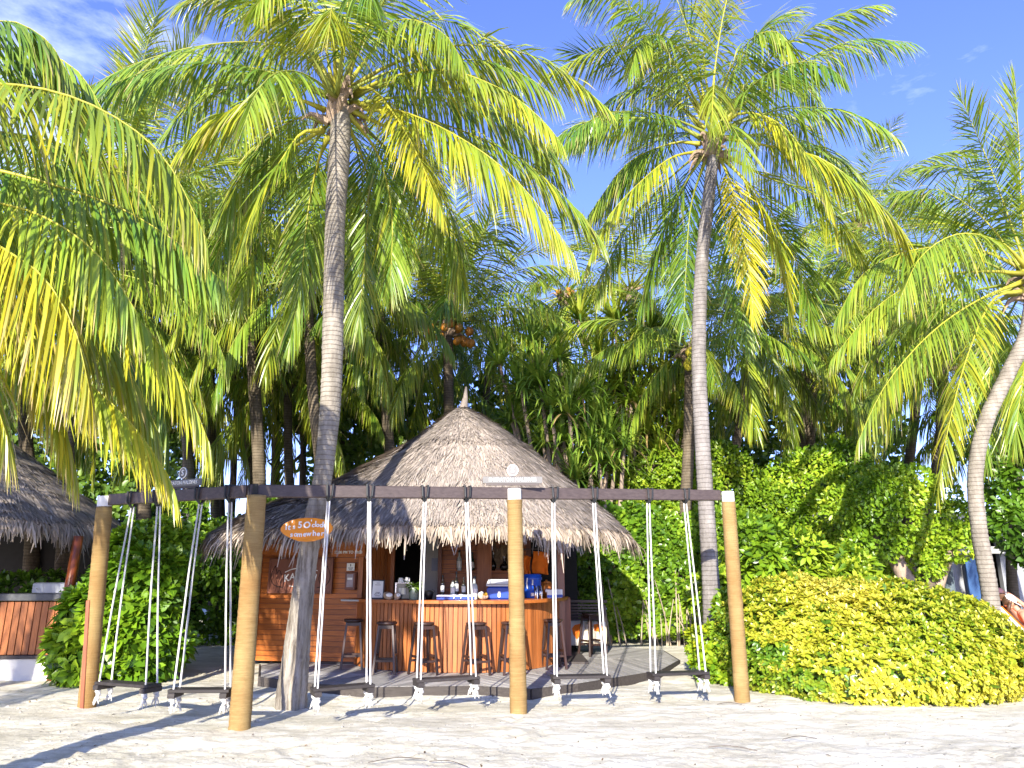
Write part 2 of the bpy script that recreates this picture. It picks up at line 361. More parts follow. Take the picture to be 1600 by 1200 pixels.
def coir():
    m, nt, bs, out = mat_new('coir_wrap'); L = nt.links.new
    tc = N(nt, 'ShaderNodeTexCoord')
    wv = N(nt, 'ShaderNodeTexWave', wave_type='BANDS', bands_direction='Z'); wv.inputs['Scale'].default_value = 26; wv.inputs['Distortion'].default_value = 1.2; wv.inputs['Detail'].default_value = 3; wv.inputs['Detail Scale'].default_value = 4
    L(tc.outputs['Object'], wv.inputs['Vector'])
    n1 = N(nt, 'ShaderNodeTexNoise', Scale=2.2, Detail=5.0); L(tc.outputs['Object'], n1.inputs['Vector'])
    n2 = N(nt, 'ShaderNodeTexNoise', Scale=90.0, Detail=4.0); L(tc.outputs['Object'], n2.inputs['Vector'])
    rp = N(nt, 'ShaderNodeValToRGB'); rp.color_ramp.elements[0].position = .3; rp.color_ramp.elements[1].position = .72
    n5 = N(nt, 'ShaderNodeTexNoise', Scale=1.0, Detail=6.0, Roughness=.7); m5 = N(nt, 'ShaderNodeMapping'); m5.inputs['Scale'].default_value = (5, 5, 75); L(tc.outputs['Object'], m5.inputs[0]); L(m5.outputs[0], n5.inputs['Vector'])
    rp.color_ramp.elements[0].color = (.44, .26, .10, 1); rp.color_ramp.elements[1].color = (.60, .44, .19, 1); L(n1.outputs[0], rp.inputs[0])
    mx = N(nt, 'ShaderNodeMix', data_type='RGBA', blend_type='MULTIPLY'); mx.inputs[0].default_value = .4
    L(rp.outputs[0], mx.inputs[6]); L(wv.outputs['Color'], mx.inputs[7]); r5 = N(nt, 'ShaderNodeValToRGB'); r5.color_ramp.elements[0].position = .34; r5.color_ramp.elements[1].position = .6; r5.color_ramp.elements[0].color = (.72, .66, .60, 1); L(n5.outputs[0], r5.inputs[0])
    m6 = N(nt, 'ShaderNodeMix', data_type='RGBA', blend_type='MULTIPLY'); m6.inputs[0].default_value = .8; L(mx.outputs[2], m6.inputs[6]); L(r5.outputs[0], m6.inputs[7]); L(m6.outputs[2], bs.inputs['Base Color'])
    bs.inputs['Roughness'].default_value = .92; bs.inputs['Specular IOR Level'].default_value = .1
    ad = N(nt, 'ShaderNodeMath', operation='MULTIPLY_ADD'); L(n2.outputs[0], ad.inputs[0]); ad.inputs[1].default_value = 1.0; L(wv.outputs['Fac'], ad.inputs[2])
    bp = N(nt, 'ShaderNodeBump', Strength=.7, Distance=.012); L(ad.outputs[0], bp.inputs['Height']); L(bp.outputs[0], bs.inputs['Normal'])
    return m
M_coir = coir()
def sand_mat():
    m, nt, bs, out = mat_new('coral_sand'); L = nt.links.new
    tc = N(nt, 'ShaderNodeTexCoord'); mp = N(nt, 'ShaderNodeMapping'); mp.inputs['Scale'].default_value = (.55, 1.5, 1)
    L(tc.outputs['Object'], mp.inputs[0])
    n1 = N(nt, 'ShaderNodeTexNoise', Scale=1.3, Detail=9.0, Roughness=.68); L(mp.outputs[0], n1.inputs['Vector'])
    n4 = N(nt, 'ShaderNodeTexNoise', Scale=6.0, Detail=8.0, Roughness=.7); L(mp.outputs[0], n4.inputs['Vector'])
    av = N(nt, 'ShaderNodeMath', operation='MULTIPLY_ADD'); L(n4.outputs[0], av.inputs[0]); av.inputs[1].default_value = .55; 
    mm = N(nt, 'ShaderNodeMath', operation='MULTIPLY'); L(n1.outputs[0], mm.inputs[0]); mm.inputs[1].default_value = .5; L(mm.outputs[0], av.inputs[2])
    rp = N(nt, 'ShaderNodeValToRGB'); e = rp.color_ramp.elements
    e[0].position = .40; e[0].color = (.51, .468, .355, 1); e[1].position = .61; e[1].color = (.84, .81, .69, 1)
    x = e.new(.52); x.color = (.68, .635, .50, 1)
    L(av.outputs[0], rp.inputs[0])
    n2 = N(nt, 'ShaderNodeTexNoise', Scale=260.0, Detail=2.0); L(tc.outputs['Object'], n2.inputs['Vector'])
    mx = N(nt, 'ShaderNodeMix', data_type='RGBA', blend_type='OVERLAY'); mx.inputs[0].default_value = .35
    L(rp.outputs[0], mx.inputs[6]); L(n2.outputs[0], mx.inputs[7]); L(mx.outputs[2], bs.inputs['Base Color'])
    bs.inputs['Roughness'].default_value = .95; bs.inputs['Specular IOR Level'].default_value = .1
    n3 = N(nt, 'ShaderNodeTexNoise', Scale=22.0, Detail=8.0, Roughness=.7); L(tc.outputs['Object'], n3.inputs['Vector'])
    ad = N(nt, 'ShaderNodeMath', operation='MULTIPLY_ADD'); L(n2.outputs[0], ad.inputs[0]); ad.inputs[1].default_value = .25; L(n3.outputs[0], ad.inputs[2])
    bp = N(nt, 'ShaderNodeBump', Strength=.65, Distance=.03); L(ad.outputs[0], bp.inputs['Height']); L(bp.outputs[0], bs.inputs['Normal'])
    return m
M_sand = sand_mat()

# ------------------------------------------------------------------ ground
def vnoise(x, y, seed=0):
    xi = np.floor(x).astype(int); yi = np.floor(y).astype(int); xf = x-xi; yf = y-yi
    def h(a, b):
        n = (a*374761393+b*668265263+seed*974711) & 0x7fffffff
        n = ((n ^ (n >> 13))*1274126177) & 0x7fffffff
        return ((n ^ (n >> 16)) & 0xffff)/65535.0
    u = xf*xf*(3-2*xf); v = yf*yf*(3-2*yf)
    return (h(xi, yi)*(1-u)+h(xi+1, yi)*u)*(1-v)+(h(xi, yi+1)*(1-u)+h(xi+1, yi+1)*u)*v
def rise(y):
    t = np.clip((y-12.0)/4.0, 0, 1); q = np.clip((y-10.3)/.6, 0, 1); return .095*t*t*(3-2*t)+.045*q*q*(3-2*q)
def ground_z(x, y): return float(rise(np.array(y)))
def build_ground():
    xs = np.concatenate([[-900, -300, -120, -60, -35, -22, -16], np.arange(-12, 12.01, .036), [16, 22, 35, 60, 120, 300, 900]])
    ys = np.concatenate([[-300, -80, -25, -8, 0, 3], np.arange(5, 13.0, .036), np.arange(13.05, 24, .25), [27, 32, 40, 60, 120, 400, 1500]])
    X, Y = np.meshgrid(xs, ys); Z = rise(Y)
    near = np.clip((14-Y)/2, 0, 1)*np.clip((Y-4)/1, 0, 1)*np.clip((12.5-np.abs(X))/1, 0, 1)
    Z2 = (vnoise(X*.5, Y*.6, 1)-.5)*.06+(vnoise(X*1.7, Y*2.1, 2)-.5)*.028+(vnoise(X*4, Y*5, 3)-.5)*.014
    rough = np.clip((9.2-Y)/1.6, .35, 1)
    Z2 += rough*((vnoise(X*8, Y*11, 4)-.5)*.014+(vnoise(X*15, Y*15, 5)-.5)*.016+(vnoise(X*26, Y*26, 6)-.5)*.012)
    rg = np.random.default_rng(5)
    for _ in range(110):                                        # footprints
        fx, fy = rg.uniform(-6.5, 6.5), rg.uniform(5.6, 10.6); a = rg.uniform(0, PI); 
        dx, dy = X-fx, Y-fy; m = (np.abs(dx) < .4) & (np.abs(dy) < .4)
        u = (dx*np.cos(a)+dy*np.sin(a))/.15; v = (-dx*np.sin(a)+dy*np.cos(a))/.065; q = u*u+v*v
        Z2 = np.where(m, Z2-.014*np.exp(-q*1.3)+.007*np.exp(-(np.sqrt(q)-1.45)**2*5), Z2)
    Z = Z+Z2*near
    # keep calm round the deck and the plinths
    ny, nx = X.shape
    V = np.stack([X, Y, Z], -1).reshape(-1, 3)
    i = np.arange(ny*nx).reshape(ny, nx)
    Fq = np.stack([i[:-1, :-1], i[:-1, 1:], i[1:, 1:], i[1:, :-1]], -1).reshape(-1, 4)
    me = bpy.data.meshes.new('sand'); me.vertices.add(len(V)); me.vertices.foreach_set('co', V.astype(np.float32).ravel())
    me.loops.add(Fq.size); me.loops.foreach_set('vertex_index', Fq.astype(np.int32).ravel())
    me.polygons.add(len(Fq)); me.polygons.foreach_set('loop_start', np.arange(0, Fq.size, 4, dtype=np.int32))
    me.polygons.foreach_set('use_smooth', np.ones(len(Fq), dtype=bool)); me.update(calc_edges=True); me.materials.append(M_sand)
    mobj('sand', me, kind='structure')
build_ground()

# ------------------------------------------------------------------ palm fronds
G_DEEP, G_MID, G_LITE, G_YEL, G_DRY = (np.array(c) for c in ((.045, .125, .018), (.11, .225, .022), (.255, .335, .03), (.52, .45, .022), (.42, .31, .15)))
def pal(t):
    """0 deep green .. 1 yellow"""
    t = np.clip(t, 0, 1)[:, None]; k = [G_DEEP, G_MID, G_LITE, G_YEL]
    x = t*3; out = np.zeros((len(t), 3))
    for i in range(3):
        w = np.clip(x-i, 0, 1); out = k[0]*0+(out if i else k[0][None]*np.ones((len(t), 1))); out = out*(1-w)+k[i+1][None]*w
    return out
def frond_geo(P, Lf=1.15, n=96, droop=.7, yel=.4, t0=.2, width=.030, seed=0, up_v=.25, heading=None, dry=.12, ragged=.06, r0=.04):
    rg = np.random.default_rng(seed); yel = yel*1.06+.03
    pts, length = crom(P, 48)
    h = np.array([pts[-1][0]-pts[0][0], pts[-1][1]-pts[0][1], 0.0])
    if heading is not None: h = np.array(heading, float)
    if np.linalg.norm(h) < .2: h = np.array([.2, -1., 0])
    h = h/np.linalg.norm(h); Sd = np.cross(h, (0, 0, 1.0))
    Tn = nrm(np.gradient(pts, axis=0)); ts = np.linspace(0, 1, 48)
    t = np.repeat(np.linspace(0, 1, n), 2); sg = np.tile([1., -1.], n)
    t = np.clip(t+rg.normal(0, .3/n, len(t)), 0, 1)
    keep = rg.random(len(t)) > ragged; t, sg = t[keep], sg[keep]
    tt = t0+(1-t0)*t; m = len(t)
    B = np.stack([np.interp(tt, ts, pts[:, k]) for k in range(3)], 1)
    T = nrm(np.stack([np.interp(tt, ts, Tn[:, k]) for k in range(3)], 1))
    Nn = np.cross(Sd[None], T); 
    al = np.radians(np.interp(t, [0, .2, .8, 1], [72, 60, 42, 14]))+rg.normal(0, .09, m)
    be = up_v+rg.normal(0, .16, m)
    side = sg[:, None]*Sd[None]*np.cos(be)[:, None]+Nn*np.sin(be)[:, None]
    D = nrm(T*np.cos(al)[:, None]+side*np.sin(al)[:, None])
    ln = Lf*np.interp(t, [0, .12, .4, .75, 1], [.5, .85, 1, .8, .38])*rg.uniform(.85, 1.08, m)
    # droop grows in bunches: neighbouring leaflets hang alike
    wob = np.interp(t*n, np.arange(0, n+6, 5), rg.normal(0, .14, len(np.arange(0, n+6, 5))))
    dr = np.clip(droop*(1.35 if droop > .5 else 1.0)*(1+wob)+rg.normal(0, .12, m), .02, 3)
    D = nrm(D+np.array([0, 0, -1.0])*(dr*.62)[:, None]); dr = dr*.55
    S = np.array([0, .3, .65, 1.0]); p = B.copy(); rows = [p]; dirs = [D]
    for k in range(3):
        mid = (S[k]+S[k+1])/2
        d = nrm(D+np.array([0, 0, -1.0])*(dr*2*mid)[:, None]); p = p+d*(ln*(S[k+1]-S[k]))[:, None]; rows.append(p); dirs.append(d)
    phi = rg.normal(0, .45, m); w0 = width*rg.uniform(.8, 1.15, m)*np.interp(t, [0, .1, .8, 1], [.7, 1, .9, .5])
    V = np.zeros((m, 8, 3)); wk = [.5, 1.0, .8, .06]
    for k in range(4):
        d = dirs[min(k+1, 3)]; W = T-d*np.sum(T*d, 1)[:, None]; W = nrm(W)
        W = W*np.cos(phi)[:, None]+np.cross(d, W)*np.sin(phi)[:, None]
        V[:, 2*k] = rows[k]-W*(w0*wk[k]/2)[:, None]; V[:, 2*k+1] = rows[k]+W*(w0*wk[k]/2)[:, None]
    f = np.clip(yel+rg.normal(0, .10, m)+.5*np.interp(t*n, np.arange(0, n+12, 9), rg.normal(0, .13, len(np.arange(0, n+12, 9)))), 0, 1)
    C0 = pal(f); Ct = pal(np.clip(f+.16, 0, 1))
    isd = rg.random(m) < dry; Ct[isd] = G_DRY*rg.uniform(.8, 1.3, (isd.sum(), 1))
    C = np.zeros((m, 8, 3)); mixw = [0, .05, .35, 1]
    for k in range(4):
        C[:, 2*k] = C[:, 2*k+1] = C0*(1-mixw[k])+Ct*mixw[k]
    rb = MB(); rr = np.interp(np.linspace(0, 1, 16), [0, .12, .3, 1], [r0*1.3, r0*.7, r0*.36, r0*.06])
    rp, _ = crom(P, 16); rb.tube(rp, list(rr), 6)
    return rb, V, C
LEAF_F = [(0, 1, 3, 2), (2, 3, 5, 4), (4, 5, 7, 6)]
def add_frond(root, P, mat_rib=None, **k):
    b = np.array(base(root)); rb, V, C = frond_geo(np.asarray(P, float)-b, **k)
    r = obj('frond', rb, mat_rib or (M_rib if k.get('yel', .4) > .36 else M_ribdark), root, world=False, smooth=True)
    mobj('leaflets', np_mesh('leaflets', V, 8, LEAF_F, M_leaf, C), r, kind='stuff')
    return r
def px_frond(root, Y0, pts, **k):
    """pts: (pixel x, pixel y, metres nearer(-)/farther(+) than the crown)"""
    return add_frond(root, [at(x, y, Y0+d) for x, y, d in pts], **k)

def local_frond_pts(e0, bend, l):
    out = [(0, 0, 0)]; x = z = 0; m = 10
    for i in range(m):
        s = (i+.5)/m; a = R(e0-bend*s**1.25); x += math.cos(a)*l/m; z += math.sin(a)*l/m; out.append((x, 0, z))
    return out
FV = {}
def frond_variant(kind, vi):
    key = (kind, vi)
    if key not in FV:
        e0, bend, dr, yel, upv = {'spear': (82, 14, .12, .62, .5), 'up': (66, 52, .30, .5, .35), 'mid': (46, 78, .55, .42, .25), 'flat': (22, 80, .8, .36, .15), 'low': (-8, 68, 1.0, .40, .05), 'hang': (-38, 46, 1.1, .46, 0)}[kind]
        rg = np.random.default_rng(hash(kind) % 1 + vi*7+len(kind))
        rb, V, C = frond_geo(local_frond_pts(e0+rg.uniform(-6, 6), bend+rg.uniform(-8, 8), 4.0), Lf=1.05, n=74, droop=dr, yel=yel+rg.uniform(-.1, .1), seed=vi*13+len(kind), up_v=upv, heading=(1, 0, 0), width=.034)
        FV[key] = (mesh_from('frond', rb.v, rb.f, M_ribdark, True), np_mesh('leaflets', V, 8, LEAF_F, M_leaf, C))
    return FV[key]
def gen_frond(root, crown, kind, az, scale=1.0, vi=0, tilt=0.0):
    a, b = frond_variant(kind, vi % 3)
    r = mobj('frond', a, root, loc=Vector(crown)-base(root)); r.rotation_euler = (tilt, 0, az); r.scale = (scale,)*3
    mobj('leaflets', b, r, kind='stuff'); return r
def crown_set(root, crown, n=22, scale=1.0, seed=0, kinds=('up', 'mid', 'mid', 'flat', 'flat', 'low', 'low', 'hang'), skip=None):
    rg = random.Random(seed); k = 0
    for i in range(n):
        az = i*2.39996+rg.uniform(-.25, .25); kd = kinds[min(len(kinds)-1, int(i/n*len(kinds)))]
        if skip and skip(az % (2*PI), kd): continue
        gen_frond(root, Vector(crown)+Vector((math.cos(az)*.08, math.sin(az)*.08, rg.uniform(-.1, .1))), kd, az, scale*rg.uniform(.88, 1.1), rg.randrange(3), rg.uniform(-.25, .25)); k += 1
def trunk_part(root, pts, radii, mat, ring=.085, rough=.006, n=18, lump=None, seed=0):
    rg = np.random.default_rng(seed); P, ln = crom([tuple(p) for p in pts], max(24, int(1)))
    _, ln = crom([tuple(p) for p in pts], 20); m = max(30, int(ln/.03)); m = min(m, 340); P, ln = crom([tuple(p) for p in pts], m)
    s = np.linspace(0, 1, m); r = np.interp(s, np.linspace(0, 1, len(radii)), radii)
    ph = (s*ln/ring+np.interp(s, np.linspace(0, 1, 40), rg.normal(0, .35, 40))) % 1.0
    r = r*(1+.045*np.clip(1-ph*3, 0, 1)) + rg.normal(0, rough*.4, m)
    mb = MB(); mb.tube(P, list(r), n)
    if lump is not None:
        ctr = P; vs = mb.v
        for i in range(m):
            for k in range(n):
                q = Vector(vs[i*n+k]); c = Vector(ctr[i]); d = q-c
                vs[i*n+k] = tuple(c+d*(1+lump(s[i], 2*PI*k/n)))
    return obj('trunk', mb, mat, root, smooth=True)
def crown_fibre(root, crown, r=.22, n=9, seed=0):
    """old leaf bases and brown fibre where the fronds leave the trunk"""
    rg = random.Random(seed); mb = MB(); c = Vector(crown)
    mb.ell(c+Vector((0, 0, -.1)), (r*.9, r*.9, r*1.5), 10, 8)
    for i in range(n):
        a = i*2.4+rg.uniform(-.3, .3); o = Vector((math.cos(a), math.sin(a), 0)); z0 = rg.uniform(-.35, .05)
        p0 = c+o*r*.6+Vector((0, 0, z0)); l = rg.uniform(.25, .5)
        p1 = p0+o*l*.6+Vector((0, 0, l*rg.uniform(-.1, .5))); p2 = p1+o*l*.35+Vector((0, 0, -l*rg.uniform(.2, .7)))
        pp, _ = crom([p0, p1, p2], 6); mb.tube(pp, [.06, .055, .045, .035, .02, .006], 5)
    return obj('leaf_sheath', mb, M_sheath, root)
def coconuts(root, crown, n, mat, r=.1, seed=0, spread=.4, down=.35, azs=None):
    rg = random.Random(seed); me = None; c = Vector(crown)
    mb = MB(); mb.lathe([(.001, -1.15), (.45, -1.0), (.85, -.5), (1, 0), (.92, .5), (.6, .9), (.25, 1.05), (.001, 1.08)], 10)
    me = mesh_from('coconut', mb.v, mb.f, mat, True)
    for i in range(n):
        a = rg.choice(azs)+rg.uniform(-.35, .35) if azs else rg.uniform(0, 2*PI)
        q = c+Vector((math.cos(a), math.sin(a), 0))*(spread*rg.uniform(.7, 1.2))+Vector((0, 0, -down*rg.uniform(.3, 1.3)))
        o = mobj('coconut', me, root, loc=q-base(root)); o.scale = (r,)*3; o.rotation_euler = (rg.uniform(-.5, .5), rg.uniform(-.5, .5), 0)

# ---- the tall palm with the slogan board (its base is in front of the bar deck)
PG = 'coconut palms standing in the sand around the bar'
b1 = gp(450, 1104); Y1 = b1.y
p1 = thing('coconut_palm', 'tall pale coconut palm with hollow weathered base holding the orange slogan board', 'palm tree', b1, PG)
t1 = [at(452, 1112, Y1), at(463, 1010, Y1), at(477, 900, Y1+.02), at(491, 810, Y1), at(505, 740, Y1), at(517, 620, Y1), at(521, 480, Y1), at(524, 340, Y1), at(532, 210, Y1), at(530, 170, Y1)]
def lump1(s, a):
    k = max(0, 1-s/.17); q = max(0, 1-s/.30)
    rag = .10*(float(vnoise(np.array(a*5.2/1.0), np.array(s*26.0), 9))-.5)+.12*(float(vnoise(np.array(a*2.4), np.array(s*9.0), 10))-.5)
    crack = math.exp(-((((a-5.0+PI+1.6*s+.12*math.sin(s*60)) % (2*PI))-PI)/.17)**2)
    return k*(.07*math.sin(3*a+6*s)+.05*math.sin(5*a-9*s+1))+rag*min(1, q*2.5)-.42*max(0, 1-s/.16)*crack
trunk_part(p1, t1, [.20, .15, .128, .126, .14, .148, .146, .145, .16, .15], M_trunkb, .085, .004, 48, lump1, 1)
c1 = at(528, 165, Y1)
crown_fibre(p1, c1, .2, 12, 3)
F1 = [
 ([(545, 140, 0), (600, 106, -.2), (690, 74, -.4), (780, 74, -.5), (870, 105, -.6), (948, 168, -.7)], dict(yel=.62, droop=.55, Lf=1.00)),
 ([(548, 148, 0), (620, 118, -.5), (700, 110, -.9), (785, 140, -1.2), (845, 185, -1.4), (878, 225, -1.5)], dict(yel=.55, droop=.9, Lf=0.94)),
 ([(555, 140, 0), (585, 142, -.5), (630, 200, -1.0), (665, 270, -1.3), (692, 335, -1.5)], dict(yel=.74, droop=.75, Lf=0.90)),
 ([(550, 160, 0), (640, 178, -.6), (735, 225, -1.0), (815, 290, -1.1), (895, 395, -1.1)], dict(yel=.66, droop=1.1, Lf=1.25)),
 ([(548, 165, 0), (680, 190, .4), (800, 240, .6), (880, 305, .6), (940, 375, .6)], dict(yel=.5, droop=.8, Lf=1.12)),
 ([(515, 140, 0), (475, 85, -.1), (405, 66, -.3), (310, 72, -.5), (215, 98, -.6), (130, 140, -.6)], dict(yel=.42, droop=1.1, Lf=1.25)),
 ([(508, 172, 0), (465, 156, -.3), (400, 158, -.5), (330, 190, -.7), (275, 240, -.8)], dict(yel=.60, droop=.75, Lf=1.00)),
 ([(505, 190, 0), (470, 183, .3), (430, 208, .5), (390, 260, .6), (340, 340, .6)], dict(yel=.5, droop=.8, Lf=1.06)),
 ([(505, 205, 0), (472, 208, -.3), (440, 250, -.5), (405, 310, -.6), (375, 400, -.6)], dict(yel=.52, droop=.6, Lf=1.00)),
 ([(512, 215, 0), (495, 260, .5), (480, 340, .7), (470, 450, .7)], dict(yel=.42, droop=.7)),
 ([(526, 150, 0), (522, 80, -.5), (520, 28, -1.5), (518, 14, -2.3), (514, 50, -2.9)], dict(yel=.66, droop=.95, Lf=0.94, heading=(0, -1, 0))),
 ([(535, 140, 0), (562, 70, .3), (605, 0, .5), (660, -70, .5)], dict(yel=.5, droop=.45)),
 ([(530, 130, 0), (540, 50, -.1), (548, -60, -.1), (560, -150, -.1)], dict(yel=.6, droop=.35)),
 ([(515, 130, 0), (480, 60, .1), (420, 10, .3), (345, -15, .3), (280, 5, .2)], dict(yel=.45, droop=.7)),
 ([(545, 130, 0), (600, 62, .6), (680, 30, 1.0), (765, 62, 1.1), (810, 120, 1.1)], dict(yel=.44, droop=.6)),
 ([(545, 180, 0), (590, 240, .7), (612, 330, 1.0), (610, 450, 1.0)], dict(yel=.38, droop=.6)),
 ([(540, 185, 0), (575, 280, 1.2), (570, 400, 1.5), (560, 510, 1.5)], dict(yel=.42, droop=.6)),
 ([(510, 150, 0), (420, 112, .9), (330, 135, 1.5), (250, 215, 1.6)], dict(yel=.36, droop=.9)),
 ([(505, 200, 0), (430, 255, .9), (355, 360, 1.2), (312, 490, 1.2)], dict(yel=.42, droop=.8)),
 ([(550, 172, 0), (640, 225, .9), (700, 330, 1.2), (725, 460, 1.2)], dict(yel=.48, droop=.8, Lf=1.19)),
 ([(545, 150, 0), (650, 128, 1.0), (780, 172, 1.6), (880, 290, 1.6)], dict(yel=.4, droop=.9)),
 ([(520, 140, 0), (505, 60, -.3), (470, 0, -.9), (430, -20, -1.4), (400, 10, -1.7)], dict(yel=.55, droop=.8)),
 ([(538, 140, 0), (570, 60, -.4), (630, 30, -1.0), (690, 50, -1.5), (720, 90, -1.7)], dict(yel=.5, droop=.9)),
 ([(530, 120, 0), (522, 40, .3), (505, -60, .5), (480, -140, .6)], dict(yel=.6, droop=.25)),
]
for i, (pp, kw) in enumerate(F1): px_frond(p1, Y1, pp, seed=100+i, **kw)

for i in range(6): gen_frond(p1, c1+Vector((0, -.1, .05)), ('flat', 'mid', 'flat', 'low', 'mid', 'flat')[i], -.2-i*.52, .95, i, .1)
for i in range(9): gen_frond(p1, c1+Vector((0, .1, 0)), ('flat', 'mid', 'low', 'mid', 'flat', 'hang', 'low', 'mid', 'up')[i], .25+i*.34, 1.05, i, .1)
# ---- right hand tall palm
Y2 = 12.6; b2 = at(1114, 1040, Y2); b2.z = 0
p2 = thing('coconut_palm', 'tall grey coconut palm rising behind the right end of the swing beam', 'palm tree', b2, PG)
t2 = [Vector((b2.x+.02, Y2, -.05)), at(1110, 900, Y2), at(1098, 700, Y2), at(1092, 560, Y2), at(1096, 420, Y2), at(1106, 320, Y2), at(1115, 240, Y2)]
trunk_part(p2, t2, [.165, .14, .132, .128, .124, .116, .11], M_trunk2, .08, .004, 18, None, 2)
c2 = at(1112, 222, Y2); crown_fibre(p2, c2, .2, 14, 5)
F2 = [
 ([(1130, 190, 0), (1180, 148, 0), (1262, 92, -.1), (1340, 62, -.2), (1424, 66, -.3)], dict(yel=.40, droop=.85, Lf=1.06, dry=.25)),
 ([(1125, 200, 0), (1162, 176, -.5), (1222, 196, -.9), (1272, 262, -1.1), (1300, 330, -1.2)], dict(yel=.64, droop=1.0, Lf=1.00)),
 ([(1130, 215, 0), (1190, 226, -.4), (1275, 244, -.7), (1345, 292, -.9), (1400, 350, -.9), (1432, 425, -.9)], dict(yel=.66, droop=.95, Lf=1.06)),
 ([(1122, 235, 0), (1200, 278, .3), (1270, 302, .5), (1320, 358, .5), (1356, 420, .5)], dict(yel=.58, droop=.6, Lf=0.94)),
 ([(1122, 240, 0), (1142, 290, -.4), (1164, 385, -.6), (1178, 500, -.6)], dict(yel=.92, droop=.5, Lf=0.78)),
 ([(1124, 240, 0), (1170, 292, -.1), (1212, 372, -.2), (1236, 490, -.2)], dict(yel=.66, droop=.7, Lf=1.00)),
 ([(1122, 240, 0), (1190, 310, .5), (1242, 400, .8), (1272, 505, .8)], dict(yel=.4, droop=.6)),
 ([(1095, 215, 0), (1040, 188, .2), (960, 186, .3), (890, 200, .3), (828, 262, .3)], dict(yel=.36, droop=1.1, Lf=1.06, dry=.25)),
 ([(1095, 225, 0), (1050, 224, .2), (980, 256, .3), (920, 335, .3)], dict(yel=.38, droop=.9)),
 ([(1098, 236, 0), (1050, 246, -.4), (1000, 285, -.7), (950, 340, -.8), (918, 412, -.8)], dict(yel=.64, droop=.85, Lf=1.00)),
 ([(1100, 240, 0), (1060, 305, .5), (1030, 385, .7), (1000, 480, .7)], dict(yel=.3, droop=.7)),
 ([(1105, 242, 0), (1080, 320, .8), (1072, 420, 1.0), (1068, 510, 1.0)], dict(yel=.28, droop=.5)),
 ([(1098, 185, 0), (1060, 128, .2), (1005, 84, .3), (950, 72, .4), (850, 118, .4)], dict(yel=.5, droop=.75, dry=.25)),
 ([(1100, 180, 0), (1050, 95, 0), (1000, 25, 0), (945, -15, 0), (890, 0, 0)], dict(yel=.44, droop=.7, dry=.25)),
 ([(1112, 170, 0), (1118, 100, -.3), (1130, 25, -.5), (1150, -60, -.5)], dict(yel=.62, droop=.4)),
 ([(1112, 190, 0), (1116, 152, -.6), (1116, 132, -1.4), (1114, 150, -2.1), (1112, 200, -2.5)], dict(yel=.6, droop=.95, Lf=0.88, heading=(0, -1, 0))),
 ([(1118, 180, 0), (1150, 105, .3), (1192, 45, .5), (1245, 10, .5)], dict(yel=.46, droop=.6)),
 ([(1105, 180, 0), (1086, 85, .1), (1060, 5, .2), (1025, -70, .2)], dict(yel=.5, droop=.45)),
 ([(1124, 182, 0), (1190, 122, 1.0), (1255, 128, 1.3), (1292, 185, 1.3)], dict(yel=.4, droop=.9)),
 ([(1110, 240, 0), (1130, 330, 1.2), (1150, 430, 1.4), (1170, 540, 1.4)], dict(yel=.35, droop=.6)),
 ([(1130, 215, 0), (1210, 215, 1.0), (1300, 250, 1.6), (1370, 330, 1.7)], dict(yel=.42, droop=.9)),
 ([(1100, 200, 0), (1030, 140, 1.0), (960, 150, 1.5), (900, 220, 1.5)], dict(yel=.42, droop=.9)),
 ([(1110, 170, 0), (1100, 90, .4), (1104, 0, .6), (1120, -80, .6)], dict(yel=.5, droop=.35)),
 ([(1118, 175, 0), (1140, 110, -.5), (1175, 60, -1.0), (1215, 50, -1.4), (1240, 85, -1.6)], dict(yel=.45, droop=.9, dry=.3)),
 ([(1104, 175, 0), (1075, 105, -.5), (1045, 60, -1.0), (1005, 60, -1.4), (985, 110, -1.6)], dict(yel=.45, droop=.9, dry=.3)),
]
for i, (pp, kw) in enumerate(F2): px_frond(p2, Y2, pp, seed=200+i, **kw)

for i in range(6): gen_frond(p2, c2+Vector((0, -.1, .05)), ('flat', 'mid', 'flat', 'low', 'mid', 'flat')[i], -.2-i*.52, .9, i, .1)
for i in range(9): gen_frond(p2, c2+Vector((0, .1, 0)), ('flat', 'mid', 'low', 'up', 'flat', 'mid', 'low', 'mid', 'up')[i], .25+i*.34, 1.0, i, .1)
